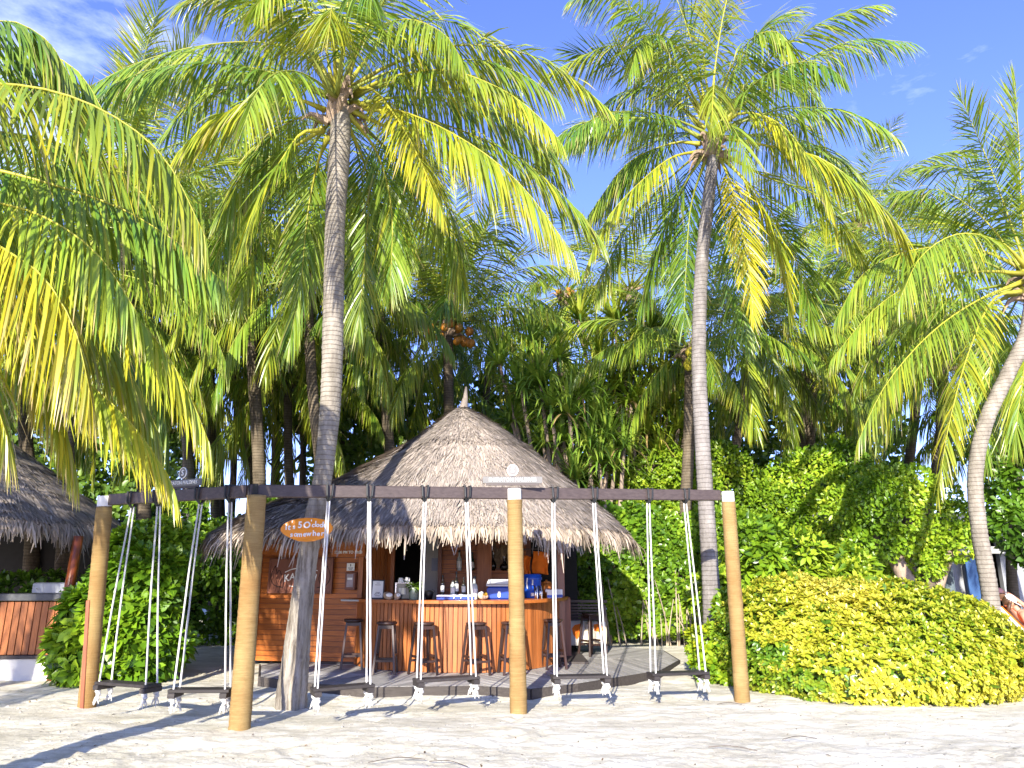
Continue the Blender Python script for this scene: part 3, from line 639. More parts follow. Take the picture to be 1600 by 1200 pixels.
# ---- far right palm, trunk bent to the right
Y3 = 12.0; b3 = at(1556, 1050, Y3); b3.z = 0
p3 = thing('coconut_palm', 'curved pale coconut palm leaning right behind the clipped yellow hedge', 'palm tree', b3, PG)
t3 = [Vector((b3.x, Y3, -.05)), at(1547, 930, Y3), at(1530, 830, Y3), at(1524, 740, Y3), at(1540, 660, Y3), at(1572, 590, Y3), at(1604, 520, Y3), at(1616, 440, Y3)]
trunk_part(p3, t3, [.14, .125, .12, .116, .116, .116, .115, .12], M_trunk1, .08, .004, 18, None, 3)
c3 = at(1612, 440, Y3); crown_fibre(p3, c3, .2, 12, 8)
F3 = [
 ([(1605, 420, 0), (1578, 345, 0), (1545, 255, 0), (1500, 150, 0)], dict(yel=.46, droop=.22, Lf=.95, up_v=.15)),
 ([(1608, 410, 0), (1596, 320, -.2), (1592, 220, -.2), (1585, 120, -.2)], dict(yel=.5, droop=.2, Lf=.95)),
 ([(1600, 428, 0), (1540, 424, -.2), (1450, 434, -.3), (1372, 478, -.3), (1300, 560, -.3)], dict(yel=.52, droop=1.0, Lf=1.0)),
 ([(1598, 440, 0), (1530, 468, -.4), (1455, 520, -.7), (1385, 600, -.8), (1340, 690, -.8)], dict(yel=.56, droop=.85, Lf=.95)),
 ([(1600, 455, 0), (1552, 468, -.5), (1512, 555, -.9), (1482, 668, -1.1), (1466, 770, -1.1)], dict(yel=.60, droop=.75, Lf=.85)),
 ([(1600, 425, 0), (1540, 345, .2), (1472, 298, .3), (1400, 300, .3)], dict(yel=.44, droop=.6)),
 ([(1600, 420, 0), (1520, 388, .5), (1430, 390, .7), (1352, 425, .7), (1305, 500, .7)], dict(yel=.5, droop=.9)),
 ([(1600, 450, 0), (1500, 505, .6), (1420, 585, .8), (1372, 680, .8)], dict(yel=.46, droop=.8)),
 ([(1612, 470, 0), (1602, 560, .6), (1585, 690, .8)], dict(yel=.46, droop=.6)),
 ([(1605, 415, 0), (1562, 325, .8), (1502, 262, 1.0), (1435, 262, 1.0)], dict(yel=.42, droop=.5)),
 ([(1620, 410, 0), (1640, 320, 0), (1660, 220, 0)], dict(yel=.5, droop=.3)),
 ([(1625, 430, 0), (1700, 400, 0), (1800, 430, 0), (1880, 540, 0)], dict(yel=.5, droop=.8)),
 ([(1625, 450, 0), (1680, 500, 0), (1720, 620, 0)], dict(yel=.5, droop=.8)),
 ([(1600, 445, 0), (1560, 500, .9), (1545, 600, 1.2), (1540, 720, 1.2)], dict(yel=.44, droop=.6)),
 ([(1605, 420, 0), (1565, 380, -.5), (1500, 365, -1.0), (1440, 400, -1.3), (1405, 470, -1.4)], dict(yel=.52, droop=.95)),
]
for i, (pp, kw) in enumerate(F3): px_frond(p3, Y3, pp, seed=300+i, **kw)

for i in range(7): gen_frond(p3, c3+Vector((0, .1, 0)), ('flat', 'mid', 'low', 'up', 'flat', 'mid', 'low')[i], .4+i*.42, 1.0, i, .1)
# ---- near palm on the left: its crown is cut by the picture's edge
Y4 = 5.9; c4 = at(-150, 225, Y4); b4 = Vector((-5.0, 3.7, 0))
p4 = thing('coconut_palm', 'nearest coconut palm at the left edge with large yellowing fronds hanging before the swing', 'palm tree', b4, PG)
trunk_part(p4, [b4+Vector((0, 0, -.05)), b4+Vector((.05, .15, 1.2)), b4+Vector((.1, .5, 2.4)), Vector((-4.95, 4.8, 3.8)), c4], [.22, .19, .17, .16, .15], M_trunk1, .085, .004, 18, None, 4)
crown_fibre(p4, c4, .2, 10, 9)
F4 = [
 ([(-150, 200, 0), (-60, 138, -.1), (50, 136, -.2), (160, 172, -.2), (255, 245, -.2), (322, 372, -.2)], dict(yel=0.54, droop=1.1, Lf=1.1)),
 ([(-150, 230, 0), (-40, 258, .3), (60, 282, .4), (180, 322, .5), (270, 374, .5), (350, 440, .5)], dict(yel=0.42, droop=1.1, Lf=1.1)),
 ([(-150, 255, 0), (-80, 325, -.3), (0, 385, -.5), (65, 430, -.6), (115, 510, -.6), (140, 610, -.6)], dict(yel=.80, droop=1.3, Lf=1.15, dry=.4, width=.028)),
 ([(-150, 265, 0), (0, 395, .0), (130, 440, .1), (222, 505, .1), (285, 595, .1), (326, 690, .1)], dict(yel=0.64, droop=.8, Lf=.95)),
 ([(-150, 280, 0), (-20, 455, .3), (110, 575, .4), (190, 645, .4), (245, 715, .4), (272, 765, .4)], dict(yel=0.70, droop=.75, Lf=.9)),
 ([(-150, 200, 0), (-80, 80, .3), (0, 32, .4), (70, 60, .4), (110, 120, .4)], dict(yel=0.38, droop=.9)),
 ([(-150, 210, 0), (-50, 95, .8), (40, 75, 1.0), (120, 110, 1.0), (170, 190, 1.0)], dict(yel=0.42, droop=1.0)),
 ([(-150, 275, 0), (-90, 430, -.2), (-30, 560, -.2), (10, 680, -.2)], dict(yel=.72, droop=.9, dry=.4)),
 ([(-150, 250, 0), (-40, 320, .9), (80, 380, 1.2), (170, 480, 1.2), (220, 590, 1.2)], dict(yel=0.50, droop=1.0)),
 ([(-150, 260, 0), (-60, 400, .6), (30, 520, .8), (90, 640, .8), (120, 740, .8)], dict(yel=0.76, droop=.9, Lf=.95, dry=.3)),
 ([(-150, 220, 0), (-20, 205, .9), (110, 230, 1.2), (220, 300, 1.3), (290, 410, 1.3)], dict(yel=0.40, droop=1.1)),
 ([(-150, 262, 0), (-30, 380, .6), (100, 470, .9), (190, 560, 1.0), (250, 680, 1.0)], dict(yel=0.58, droop=.9)),
 ([(-150, 240, 0), (-60, 300, -.2), (60, 335, -.3), (150, 395, -.3), (215, 490, -.3)], dict(yel=0.52, droop=1.1, Lf=1.1)),
 ([(-170, 200, 0), (-240, 60, 0), (-330, 20, 0), (-430, 80, 0)], dict(yel=0.48, droop=.8)),
 ([(-170, 240, 0), (-280, 230, 0), (-400, 300, 0), (-480, 430, 0)], dict(yel=0.48, droop=.9)),
 ([(-150, 210, 0), (-110, 90, -.9), (-80, 60, -1.6), (-60, 110, -2.1)], dict(yel=0.58, droop=.9)),
]
for i, (pp, kw) in enumerate(F4): px_frond(p4, Y4, pp, seed=400+i, **kw)

# ---- unseen palm added past the left edge to shade the left hut roof
b0 = Vector((-9.2, 4.6, 0)); p0_ = thing('coconut_palm', 'palm added off the left edge to shade the left thatched hut', 'palm tree', b0, PG)
c0 = Vector((-8.6, 5.4, 4.9)); trunk_part(p0_, [b0-Vector((0, 0, .05)), b0+Vector((.1, .2, 2)), b0+Vector((.4, .5, 4)), c0], [.2, .16, .15, .14], M_trunk1, .085, .004, 14, None, 5)
crown_fibre(p0_, c0, .2, 8, 4)
# ---- palms farther back
def far_palm(crown_px, Y, trunk_px, rad, label, mat, n=22, scale=1.0, seed=0, kinds=None, skip=None):
    c = at(crown_px[0], crown_px[1], Y); b = at(trunk_px[0], trunk_px[1], Y); b.z = ground_z(b.x, b.y)
    t = thing('coconut_palm', label, 'palm tree', b, PG)
    mid = [b+(c-b)*k for k in (.33, .66)]; mid[0].x += (b.x-c.x)*.15
    trunk_part(t, [b-Vector((0, 0, .05)), mid[0], mid[1], c-Vector((0, 0, .1))], [rad*1.25, rad, rad*.95, rad*.9], mat, .085, .004, 12, None, seed)
    crown_fibre(t, c, .2, 8, seed)
    kw = dict(n=n, scale=scale, seed=seed); 
    if kinds: kw['kinds'] = kinds
    if skip: kw['skip'] = skip
    crown_set(t, c, **kw); return t, c
DK = ('up', 'mid', 'flat', 'low', 'low', 'hang', 'hang', 'hang')
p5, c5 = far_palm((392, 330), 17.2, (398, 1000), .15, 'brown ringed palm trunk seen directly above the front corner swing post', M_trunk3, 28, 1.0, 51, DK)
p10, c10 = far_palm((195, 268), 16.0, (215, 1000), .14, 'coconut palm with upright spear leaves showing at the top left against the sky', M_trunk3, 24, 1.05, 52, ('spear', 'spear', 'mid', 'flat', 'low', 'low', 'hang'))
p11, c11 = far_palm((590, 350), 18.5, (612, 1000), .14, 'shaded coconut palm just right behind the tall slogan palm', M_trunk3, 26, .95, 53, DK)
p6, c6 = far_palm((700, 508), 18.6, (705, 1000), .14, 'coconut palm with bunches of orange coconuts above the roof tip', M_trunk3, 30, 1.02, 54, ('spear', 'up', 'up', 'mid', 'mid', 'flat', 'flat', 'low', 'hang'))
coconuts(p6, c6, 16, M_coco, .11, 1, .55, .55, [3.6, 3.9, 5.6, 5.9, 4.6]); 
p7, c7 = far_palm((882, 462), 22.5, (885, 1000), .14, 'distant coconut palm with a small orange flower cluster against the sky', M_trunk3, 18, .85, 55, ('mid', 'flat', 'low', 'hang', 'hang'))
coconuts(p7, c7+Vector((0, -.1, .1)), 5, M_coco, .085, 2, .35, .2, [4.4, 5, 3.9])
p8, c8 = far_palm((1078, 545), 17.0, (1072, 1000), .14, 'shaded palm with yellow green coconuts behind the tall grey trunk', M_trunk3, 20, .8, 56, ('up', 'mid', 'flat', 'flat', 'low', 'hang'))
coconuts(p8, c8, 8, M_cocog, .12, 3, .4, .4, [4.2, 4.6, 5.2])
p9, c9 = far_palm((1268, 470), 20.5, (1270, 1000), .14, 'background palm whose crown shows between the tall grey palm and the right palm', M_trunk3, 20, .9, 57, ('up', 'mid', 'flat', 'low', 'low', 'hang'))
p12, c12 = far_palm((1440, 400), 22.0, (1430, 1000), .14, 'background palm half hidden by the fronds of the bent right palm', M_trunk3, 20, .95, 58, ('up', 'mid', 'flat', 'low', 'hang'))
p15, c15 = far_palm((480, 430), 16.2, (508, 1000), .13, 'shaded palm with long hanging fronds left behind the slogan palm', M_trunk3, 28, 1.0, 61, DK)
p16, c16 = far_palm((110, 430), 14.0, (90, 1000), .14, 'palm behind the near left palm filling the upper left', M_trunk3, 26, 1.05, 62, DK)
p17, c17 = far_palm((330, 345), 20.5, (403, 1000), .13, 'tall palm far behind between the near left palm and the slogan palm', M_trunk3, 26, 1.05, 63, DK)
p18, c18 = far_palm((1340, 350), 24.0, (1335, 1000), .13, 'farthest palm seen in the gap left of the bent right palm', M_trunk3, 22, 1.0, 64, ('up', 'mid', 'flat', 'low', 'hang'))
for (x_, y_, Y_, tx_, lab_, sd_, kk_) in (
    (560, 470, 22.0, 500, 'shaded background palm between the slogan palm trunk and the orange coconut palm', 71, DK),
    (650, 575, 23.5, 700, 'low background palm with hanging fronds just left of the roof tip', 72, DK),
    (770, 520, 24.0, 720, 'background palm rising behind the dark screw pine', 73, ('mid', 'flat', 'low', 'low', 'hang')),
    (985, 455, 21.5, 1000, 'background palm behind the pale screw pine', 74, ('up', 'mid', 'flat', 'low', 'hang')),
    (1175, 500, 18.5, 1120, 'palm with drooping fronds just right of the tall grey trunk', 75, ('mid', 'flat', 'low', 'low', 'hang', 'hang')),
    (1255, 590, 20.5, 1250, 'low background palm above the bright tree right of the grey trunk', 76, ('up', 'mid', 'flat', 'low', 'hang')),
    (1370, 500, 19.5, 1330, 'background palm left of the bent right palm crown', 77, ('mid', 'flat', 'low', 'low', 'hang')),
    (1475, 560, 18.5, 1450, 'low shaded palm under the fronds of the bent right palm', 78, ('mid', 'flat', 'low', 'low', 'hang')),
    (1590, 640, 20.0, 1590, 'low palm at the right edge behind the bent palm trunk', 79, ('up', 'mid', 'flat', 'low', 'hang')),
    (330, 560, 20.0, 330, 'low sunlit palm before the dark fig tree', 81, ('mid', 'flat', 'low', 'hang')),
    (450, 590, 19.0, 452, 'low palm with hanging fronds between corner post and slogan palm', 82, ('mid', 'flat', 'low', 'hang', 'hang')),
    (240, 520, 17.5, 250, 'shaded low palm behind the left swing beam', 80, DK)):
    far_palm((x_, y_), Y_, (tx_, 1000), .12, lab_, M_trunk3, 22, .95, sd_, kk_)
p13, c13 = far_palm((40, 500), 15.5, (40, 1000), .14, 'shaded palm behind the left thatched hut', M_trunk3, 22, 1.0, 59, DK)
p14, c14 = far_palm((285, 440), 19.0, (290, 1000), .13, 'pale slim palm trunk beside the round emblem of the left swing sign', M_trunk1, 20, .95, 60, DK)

crown_set(p0_, c0, n=26, scale=1.05, seed=66, kinds=('up', 'mid', 'mid', 'flat', 'flat', 'low', 'hang'))
# ------------------------------------------------------------------ thatched roofs
def thatch_roof(parent, cx, cy, radius, profile, z_eave, nstrand, nfringe, seed, front=(-PI, 0), straw_l=.5, tiers=(), fr_len=.34):
    """radius(theta) -> eave radius; profile(theta, r01) -> height; r01 = 1 at the eave"""
    rg = np.random.default_rng(seed); mb = MB(); na, nr = 72, 14
    for i in range(nr+1):
        r = i/nr
        for k in range(na):
            a = 2*PI*k/na; q = radius(a)*r; mb.v.append((cx+q*math.cos(a), cy+q*math.sin(a), profile(a, r)))
    mb.f = [(i*na+k, (i+1)*na+k, (i+1)*na+(k+1) % na, i*na+(k+1) % na) for i in range(nr) for k in range(na)]
    roof = obj('roof', mb, M_shell, parent)
    b = np.array(base(parent))
    def surf(a, r):
        q = np.array([radius(x) for x in a])*r
        return np.stack([cx+q*np.cos(a), cy+q*np.sin(a), np.array([profile(x, y) for x, y in zip(a, r)])], 1)
    # table lookups keep this quick
    A = np.linspace(-PI, PI, 361); Rt = np.array([radius(x) for x in A]); rr = np.linspace(0, 1.12, 60)
    Zt = np.array([[profile(x, y) for y in rr] for x in A])
    def S(a, r):
        ai = (a+PI) % (2*PI)/(2*PI)*360; i0 = np.clip(ai.astype(int), 0, 359); f = ai-i0
        q = (Rt[i0]*(1-f)+Rt[i0+1]*f)*r; ri = np.clip(r/1.12*59, 0, 58.999); j = ri.astype(int); g = ri-j
        z = (Zt[i0, j]*(1-g)+Zt[i0, j+1]*g)*(1-f)+(Zt[i0+1, j]*(1-g)+Zt[i0+1, j+1]*g)*f
        return np.stack([cx+q*np.cos(a), cy+q*np.sin(a), z], 1)
    n = nstrand; a = np.where(rg.random(n) < .8, rg.uniform(front[0], front[1], n), rg.uniform(-PI, PI, n))
    r1 = np.sqrt(rg.uniform(.0, 1.0, n)); l = straw_l*rg.uniform(.5, 1.1, n)
    Ra = np.interp((a+PI) % (2*PI)-PI, A, Rt)
    r0 = np.clip(r1-l/Ra, 0.0, 1); r2 = r1
    a2 = a+rg.normal(0, .035, n)/np.maximum(r1, .12)*.8
    p0 = S(a, r0); p2 = S(a2, r2); pm = (p0+p2)/2
    up = np.array([0, 0, 1.0]); 
    tier = np.zeros(n)
    for tr in tiers: tier += .03*np.clip(1-np.abs((tr-r1-.02)/.045), 0, 1)*(r1 < tr+.02)
    lift = rg.uniform(.012, .075, n)*(.6+.9*vnoise(a*9.0+40, r1*9.0+3, seed+1))+tier
    D = nrm(p2-p0); W = nrm(np.cross(D, up[None])); Nn = np.cross(W, D); Nn *= np.sign(Nn[:, 2:3])
    p0 = p0-Nn*.02; pm = pm+Nn*(lift*.55)[:, None]; p2 = p2+Nn*lift[:, None]+D*.03
    w = rg.uniform(.009, .021, n)[:, None]
    V = np.stack([p0-W*w*.8, p0+W*w*.8, pm-W*w, pm+W*w, p2-W*w*.25, p2+W*w*.25], 1)
    c = np.array([.43, .36, .295])[None]*rg.uniform(.5, 1.3, (n, 1)); grey = rg.random((n, 1)); c = c*(.74+.5*vnoise(a*5.0+40, r1*4.0+9, seed))[:, None]; c = c*(1-.45*grey)+np.array([.30, .27, .25])[None]*.45*grey*1.0
    me = np_mesh('thatch', V-b, 6, [(0, 1, 3, 2), (2, 3, 5, 4)], M_th, c); mobj('thatch', me, roof, kind='stuff')
    # ragged fringe at the eave
    n = nfringe; a = np.where(rg.random(n) < .8, rg.uniform(front[0], front[1], n), rg.uniform(-PI, PI, n))
    r = rg.uniform(.90, 1.0, n); p0 = S(a, r); out = np.stack([np.cos(a), np.sin(a), np.zeros(n)], 1); tan = np.stack([-np.sin(a), np.cos(a), np.zeros(n)], 1)
    l = fr_len*(.7+.6*vnoise(a*7.0+40, a*0+2, seed+2))*rg.uniform(.35, 1.15, n)*(1+.5*(rg.random(n) < .08))
    j = rg.normal(0, .22, n)+.18*np.sin(a*23)*rg.random(n); k = rg.uniform(.15, .75, n)
    d1 = nrm(out*k[:, None]+tan*j[:, None]+np.array([0, 0, -1.0])*.75); d2 = nrm(d1*.6+np.array([0, 0, -1.0])*.8+tan*rg.normal(0, .2, n)[:, None])
    p0 = p0+np.array([0, 0, .03]); p1 = p0+d1*(l*.55)[:, None]; p2 = p1+d2*(l*.45)[:, None]
    W = nrm(tan+out*rg.normal(0, .5, n)[:, None]); w = rg.uniform(.008, .018, n)[:, None]
    V = np.stack([p0-W*w, p0+W*w, p1-W*w*.9, p1+W*w*.9, p2-W*w*.3, p2+W*w*.3], 1)
    c = np.array([.38, .31, .24])[None]*rg.uniform(.6, 1.3, (n, 1))
    mobj('fringe', np_mesh('fringe', V-b, 6, [(0, 1, 3, 2), (2, 3, 5, 4)], M_th, c), roof, kind='stuff')
    return roof, S
M_th = straw('thatch_strands')

# ------------------------------------------------------------------ the bar hut
HX, HY = -0.97, 14.0
hut = thing('beach_bar', 'round thatched wooden beach bar with a curved counter standing on the grey deck', 'bar hut', (HX, HY, .15))
def hut_r(a):
    c, s = math.cos(a), math.sin(a); A = 3.12 if c > 0 else 4.55; Bq = 2.9
    if c < 0: A = 3.12+(4.55-3.12)*min(1, (-c)*1.6)
    return 1/math.sqrt((c/A)**2+(s/Bq)**2)
def hut_z(a, r):
    w = max(0, min(1, (-math.cos(a)-.25)/.7)); w = w*w*(3-2*w)
    z1 = np.interp(r, [0, .05, .18, .4, .66, .9, 1.0, 1.12], [4.74, 4.66, 4.42, 3.92, 3.2, 2.56, 2.28, 1.98])
    z2 = np.interp(r, [0, .05, .2, .41, .56, .76, .9, 1.0, 1.12], [4.74, 4.6, 4.07, 3.5, 3.18, 2.82, 2.52, 2.24, 1.95])
    return float(z1*(1-w)+z2*w)
roof, hutS = thatch_roof(hut, HX, HY, hut_r, hut_z, 2.3, 52000, 6500, 21, straw_l=.42, tiers=(.45,), fr_len=.36)
mb = MB(); sp = at(722, 645, HY); mb.tube([sp+Vector((.0, 0, -.15)), sp+Vector((.03, 0, .12)), sp+Vector((.06, 0, .3)), sp+Vector((.07, 0, .52))], [.17, .085, .05, .018], 9)
obj('roof_spike', mb, M_straw1 if 'M_straw1' in globals() else plain('spike_thatch', (.19, .16, .135), .9, var=.3, bump=.6), roof, smooth=True)
# eave ring beam and rafters
mb = MB(); ring = [Vector((HX+hut_r(a)*.88*math.cos(a), HY+hut_r(a)*.88*math.sin(a), hut_z(a, .88)-.17)) for a in np.linspace(0, 2*PI, 40)]
mb.tube(ring, .055, 6, cap=False); obj('eave_beam', mb, M_post, hut)
for k in range(16):
    a = 2*PI*k/16+.1; q = lambda r: Vector((HX+hut_r(a)*r*math.cos(a), HY+hut_r(a)*r*math.sin(a), hut_z(a, r)-.13))
    mb = MB(); mb.tube([q(r) for r in (.06, .2, .4, .55, .7, .85, .97)], .035, 6); obj('rafter', mb, M_post, hut)
ZD = .15
def siding(par, a, b, z0, z1, h=.088, mat=M_teak, th=.022, gap=.008, face=-1, backing=True, lap=.022):
    """horizontal boards from plan point a to b, tilted like weather boarding"""
    a, b = Vector(a), Vector(b); d = (b-a); l = d.length; d.normalize(); nn = Vector((d.y, -d.x, 0))*(1 if face < 0 else -1)
    n = int(round((z1-z0)/h)); h = (z1-z0)/n
    if backing:
        bk = MB(); bk.beam(Vector((a.x, a.y, (z0+z1)/2))-nn*.035, Vector((b.x, b.y, (z0+z1)/2))-nn*.035, .03, z1-z0-.01); w = obj('wall', bk, M_teakdark, par)
    else: w = par
    rg = random.Random(int(l*1000))
    for i in range(n):
        z = z0+(i+.5)*h
        mbp = MB(); M = Matrix((d, nn, Vector((0, 0, 1)))).transposed()
        segs = [(0, l)] if l < 1.6 or rg.random() < .55 else [(0, l*rg.uniform(.3, .7))]
        if segs[0][1] < l: segs.append((segs[0][1]+.004, l))
        for s0, s1 in segs:
            L_ = s1-s0; q = MB()
            t = lap
            prof = [(0.0, -h/2+gap), (th+t, -h/2+gap), (th+t, -h/2+gap+.012), (th*.55, h/2-gap*.3), (0.0, h/2-gap*.3)]
            vs = [(-L_/2, y, zz) for y, zz in prof]+[(L_/2, y, zz) for y, zz in prof]; m = len(prof)
            vs = [M @ Vector(v) for v in vs]
            q.add(vs, [tuple(range(m)), tuple(range(2*m-1, m-1, -1))]+[(k, m+k, m+(k+1) % m, (k+1) % m) for k in range(m)])
            c = a+d*(s0+L_/2); o = obj('plank', q, mat, w, world=False); o.location = Vector((c.x, c.y, z))-base(w)
            # the grain runs along the board: turn mesh to lie along local x
            me = o.data; R3 = M.transposed(); 
            co = np.array([v.co for v in me.vertices]); co = co @ np.array(M); me.vertices.foreach_set('co', co.astype(np.float32).ravel()); o.rotation_euler = M.to_euler()
    return w
def vboards(par, pts, z0, z1, w=.075, mat=M_teakv, th=.02, backmat=M_teakdark, name='slat', wallname='counter_front', rnd=0):
    """upright boards along a plan polyline"""
    P, ln = crom([(x, y, 0) for x, y in pts], 200); n = int(ln/w); s = np.linspace(0, ln, 200)
    bk = MB(); 
    for i in range(0, 199, 8):
        j = min(199, i+8); A = Vector(P[i]); B = Vector(P[j]); d = (B-A).normalized(); nn = Vector((d.y, -d.x, 0))
        bk.beam(A-nn*.03+Vector((0, 0, (z0+z1)/2)), B-nn*.03+Vector((0, 0, (z0+z1)/2)), .02, z1-z0-.01)
    wl = obj(wallname, bk, backmat, par)
    q = MB(); q.box((0, 0, 0), (w-.013, th, z1-z0), None, .004); me = mesh_from(name, q.v, q.f, mat)
    rg = random.Random(rnd)
    for i in range(n):
        c = (i+.5)*ln/n; A = Vector([np.interp(c-.01, s, P[:, k]) for k in range(3)]); B = Vector([np.interp(c+.01, s, P[:, k]) for k in range(3)]); d = (B-A).normalized()
        nn = Vector((d.y, -d.x, 0)); o = mobj(name, me, wl); o.location = (A+B)/2+nn*(rg.uniform(-.003, .003))+Vector((0, 0, (z0+z1)/2))-base(par); o.rotation_euler = (0, 0, math.atan2(d.y, d.x))
    return wl
WA, WB = Vector((-4.55, 13.75, 0)), Vector((-2.66, 13.30, 0))
siding(hut, WA, WB, ZD, 2.34)
siding(hut, Vector((-4.55, 16.0, 0)), Vector((-4.56, 13.80, 0)), ZD, 2.34)
for p_, w_ in ((WA, .09), (WB+Vector((.03, 0, 0)), .08)):
    mb = MB(); mb.box((p_.x, p_.y-.02, 1.28), (w_, w_, 2.26), None, .008); obj('corner_post', mb, M_teakv, hut)
# fascia board under the eave, over the siding
mb = MB(); mb.beam(WA+Vector((0, -.05, 2.05)), WB+Vector((-.6, -.05+.14, 2.05)), .03, .2); obj('fascia', mb, M_teak, hut)
# upright boards between the siding and the service door
VA, VB = Vector((-2.62, 13.42, 0)), at(610, 900, 14.2)
vboards(hut, [(VA.x, VA.y), ((VA.x+VB.x)/2, (VA.y+14.2)/2), (VB.x, 14.2)], ZD, 2.6, .11, M_teakv, .025, M_teakdark, 'board', 'board_wall')
def upright(px, Y, w, d, z0, z1, mat, name='post'):
    p = at(px, 900, Y); mb = MB(); mb.box((p.x, p.y, (z0+z1)/2), (w, d, z1-z0), None, .008); return obj(name, mb, mat, hut)
upright(613, 14.22, .07, .1, ZD, 2.7, M_teakv, 'door_post')
# dark kitchen behind the open hatch
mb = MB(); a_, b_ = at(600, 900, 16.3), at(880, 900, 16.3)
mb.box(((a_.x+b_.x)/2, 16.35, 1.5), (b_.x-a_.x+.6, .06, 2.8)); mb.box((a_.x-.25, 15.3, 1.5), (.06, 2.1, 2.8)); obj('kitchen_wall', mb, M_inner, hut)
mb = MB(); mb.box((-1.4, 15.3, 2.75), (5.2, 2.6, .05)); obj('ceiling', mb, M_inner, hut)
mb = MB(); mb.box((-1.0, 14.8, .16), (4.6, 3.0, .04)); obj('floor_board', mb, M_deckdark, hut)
# grey door leaf standing open, then the boarded back wall
g0, g1 = at(664, 900, 14.75), at(684, 900, 14.75)
mb = MB(); mb.box(((g0.x+g1.x)/2, 14.75, 1.3), (g1.x-g0.x, .05, 2.3), None, .004); dl = obj('door_leaf', mb, M_grey, hut)
n0 = at(679, 882, 14.7); mb = MB(); mb.box((n0.x, 14.715, n0.z), (.12, .012, .24)); obj('notice', mb, plain('blue_grey_notice', (.22, .26, .36), .5), dl)
upright(687, 14.66, .07, .08, ZD, 2.6, M_teakdark, 'door_post')
q0, q1, q2, q3 = at(690, 900, 14.8), at(748, 900, 14.8), at(768, 900, 14.8), at(824, 900, 14.8)
siding(hut, Vector((q0.x, 14.8, 0)), Vector((q1.x, 14.8, 0)), ZD, 2.5)
siding(hut, Vector((q2.x-.1, 14.82, 0)), Vector((q3.x, 14.82, 0)), ZD, 2.5)
for px, w_ in ((750, .10), (758, .12), (765, .07)): upright(px, 14.5 if px != 758 else 14.46, w_, .09, ZD, 2.6, M_teakv)
for (pa, pb) in ((703, 748), (768, 824)):
    A, B = at(pa, 892, 14.62), at(pb, 892, 14.62); mb = MB(); mb.box(((A.x+B.x)/2, 14.66, A.z-.015), (B.x-A.x, .26, .03), None, .004); obj('shelf', mb, M_teak, hut)
upright(876, 14.1, .13, .13, ZD, 2.5, M_post)
upright(826, 14.6, .09, .09, ZD, 2.5, M_teakdark)
# curved counter
CP = [(-2.66, 13.26), (-2.45, 12.86), (-2.14, 12.55), (-1.39, 12.24), (-.79, 12.16), (-.1, 12.24), (.42, 12.72), (.72, 13.35), (.86, 14.1)]
counter = vboards(hut, CP, ZD, 1.17, .075, M_teakv, .022, M_teakdark, 'slat', 'counter', 3)
Pc, lnc = crom([(x, y, 0) for x, y in CP], 40); topo = []; topi = []
for i in range(40):
    d = Vector(Pc[min(39, i+1)]-Pc[max(0, i-1)]).normalized(); nn = Vector((d.y, -d.x, 0)); o = Vector(Pc[i])+nn*.17; ii = Vector(Pc[i])-nn*.38; topo.append(o); topi.append(ii)
def ribbon(A, B, z0, z1):
    mb = MB(); n = len(A); vs = [Vector((p.x, p.y, z)) for z in (z0, z1) for row in (A, B) for p in row]
    f = []
    for i in range(n-1):
        f += [(2*n+i, 2*n+i+1, 3*n+i+1, 3*n+i), (i, n+i, n+i+1, i+1), (i, i+1, 2*n+i+1, 2*n+i), (n+i, 3*n+i, 3*n+i+1, n+i+1)]
    f += [(0, 2*n, 3*n, n), (n-1, 2*n-1, 4*n-1, 3*n-1)]
    return mb.add(vs, f)
obj('countertop', ribbon(topo, topi, 1.175, 1.225), M_teak, hut)
mb = MB(); A_ = at(543, 940, 13.05); mb.beam(Vector((A_.x, 12.98, 1.20)), Vector((-2.45, 12.80, 1.20)), .3, .03, ch=.004); obj('counter_shelf', mb, M_grey, hut)
# sun side post at the end of the counter
mb = MB(); mb.box((1.0, 14.3, .68), (.16, .12, 1.05), None, .01); obj('end_panel', mb, M_teakdark, hut)

# ------------------------------------------------------------------ deck: boards laid round the bar
deck = MB(); OUT = [(-4.25, 13.3), (-3.75, 11.75), (-2.75, 11.05), (-1.9, 10.72), (-.5, 10.85), (.25, 10.58), (.9, 11.05), (2.35, 12.5), (2.95, 13.9), (3.0, 15.6), (2.3, 16.4), (-4.2, 16.0)]
deck.prism(OUT, -.05, .115); dk = obj('deck', deck, M_deckdark, None, kind='structure')
def clip_poly(poly, n, c, keep=1):
    out = []
    for i in range(len(poly)):
        p, q = poly[i], poly[(i+1) % len(poly)]; dp = p[0]*n[0]+p[1]*n[1]-c; dq = q[0]*n[0]+q[1]*n[1]-c
        if dp*keep <= 0: out.append(p)
        if (dp < 0) != (dq < 0): t = dp/(dp-dq); out.append((p[0]+(q[0]-p[0])*t, p[1]+(q[1]-p[1])*t))
    return out
def area(p): return abs(sum(p[i][0]*p[(i+1) % len(p)][1]-p[(i+1) % len(p)][0]*p[i][1] for i in range(len(p))))/2
CC = (-.85, 14.6); n_sec = 0; cnt = 0
secs = [(OUT[i], OUT[i+1]) for i in range(len(OUT)-2)]
ANG = [math.atan2(p[1]-CC[1], p[0]-CC[0]) for p in OUT]
groups = [(0, 2), (2, 4), (4, 6), (6, 8), (8, 10)]
rgd = random.Random(4)
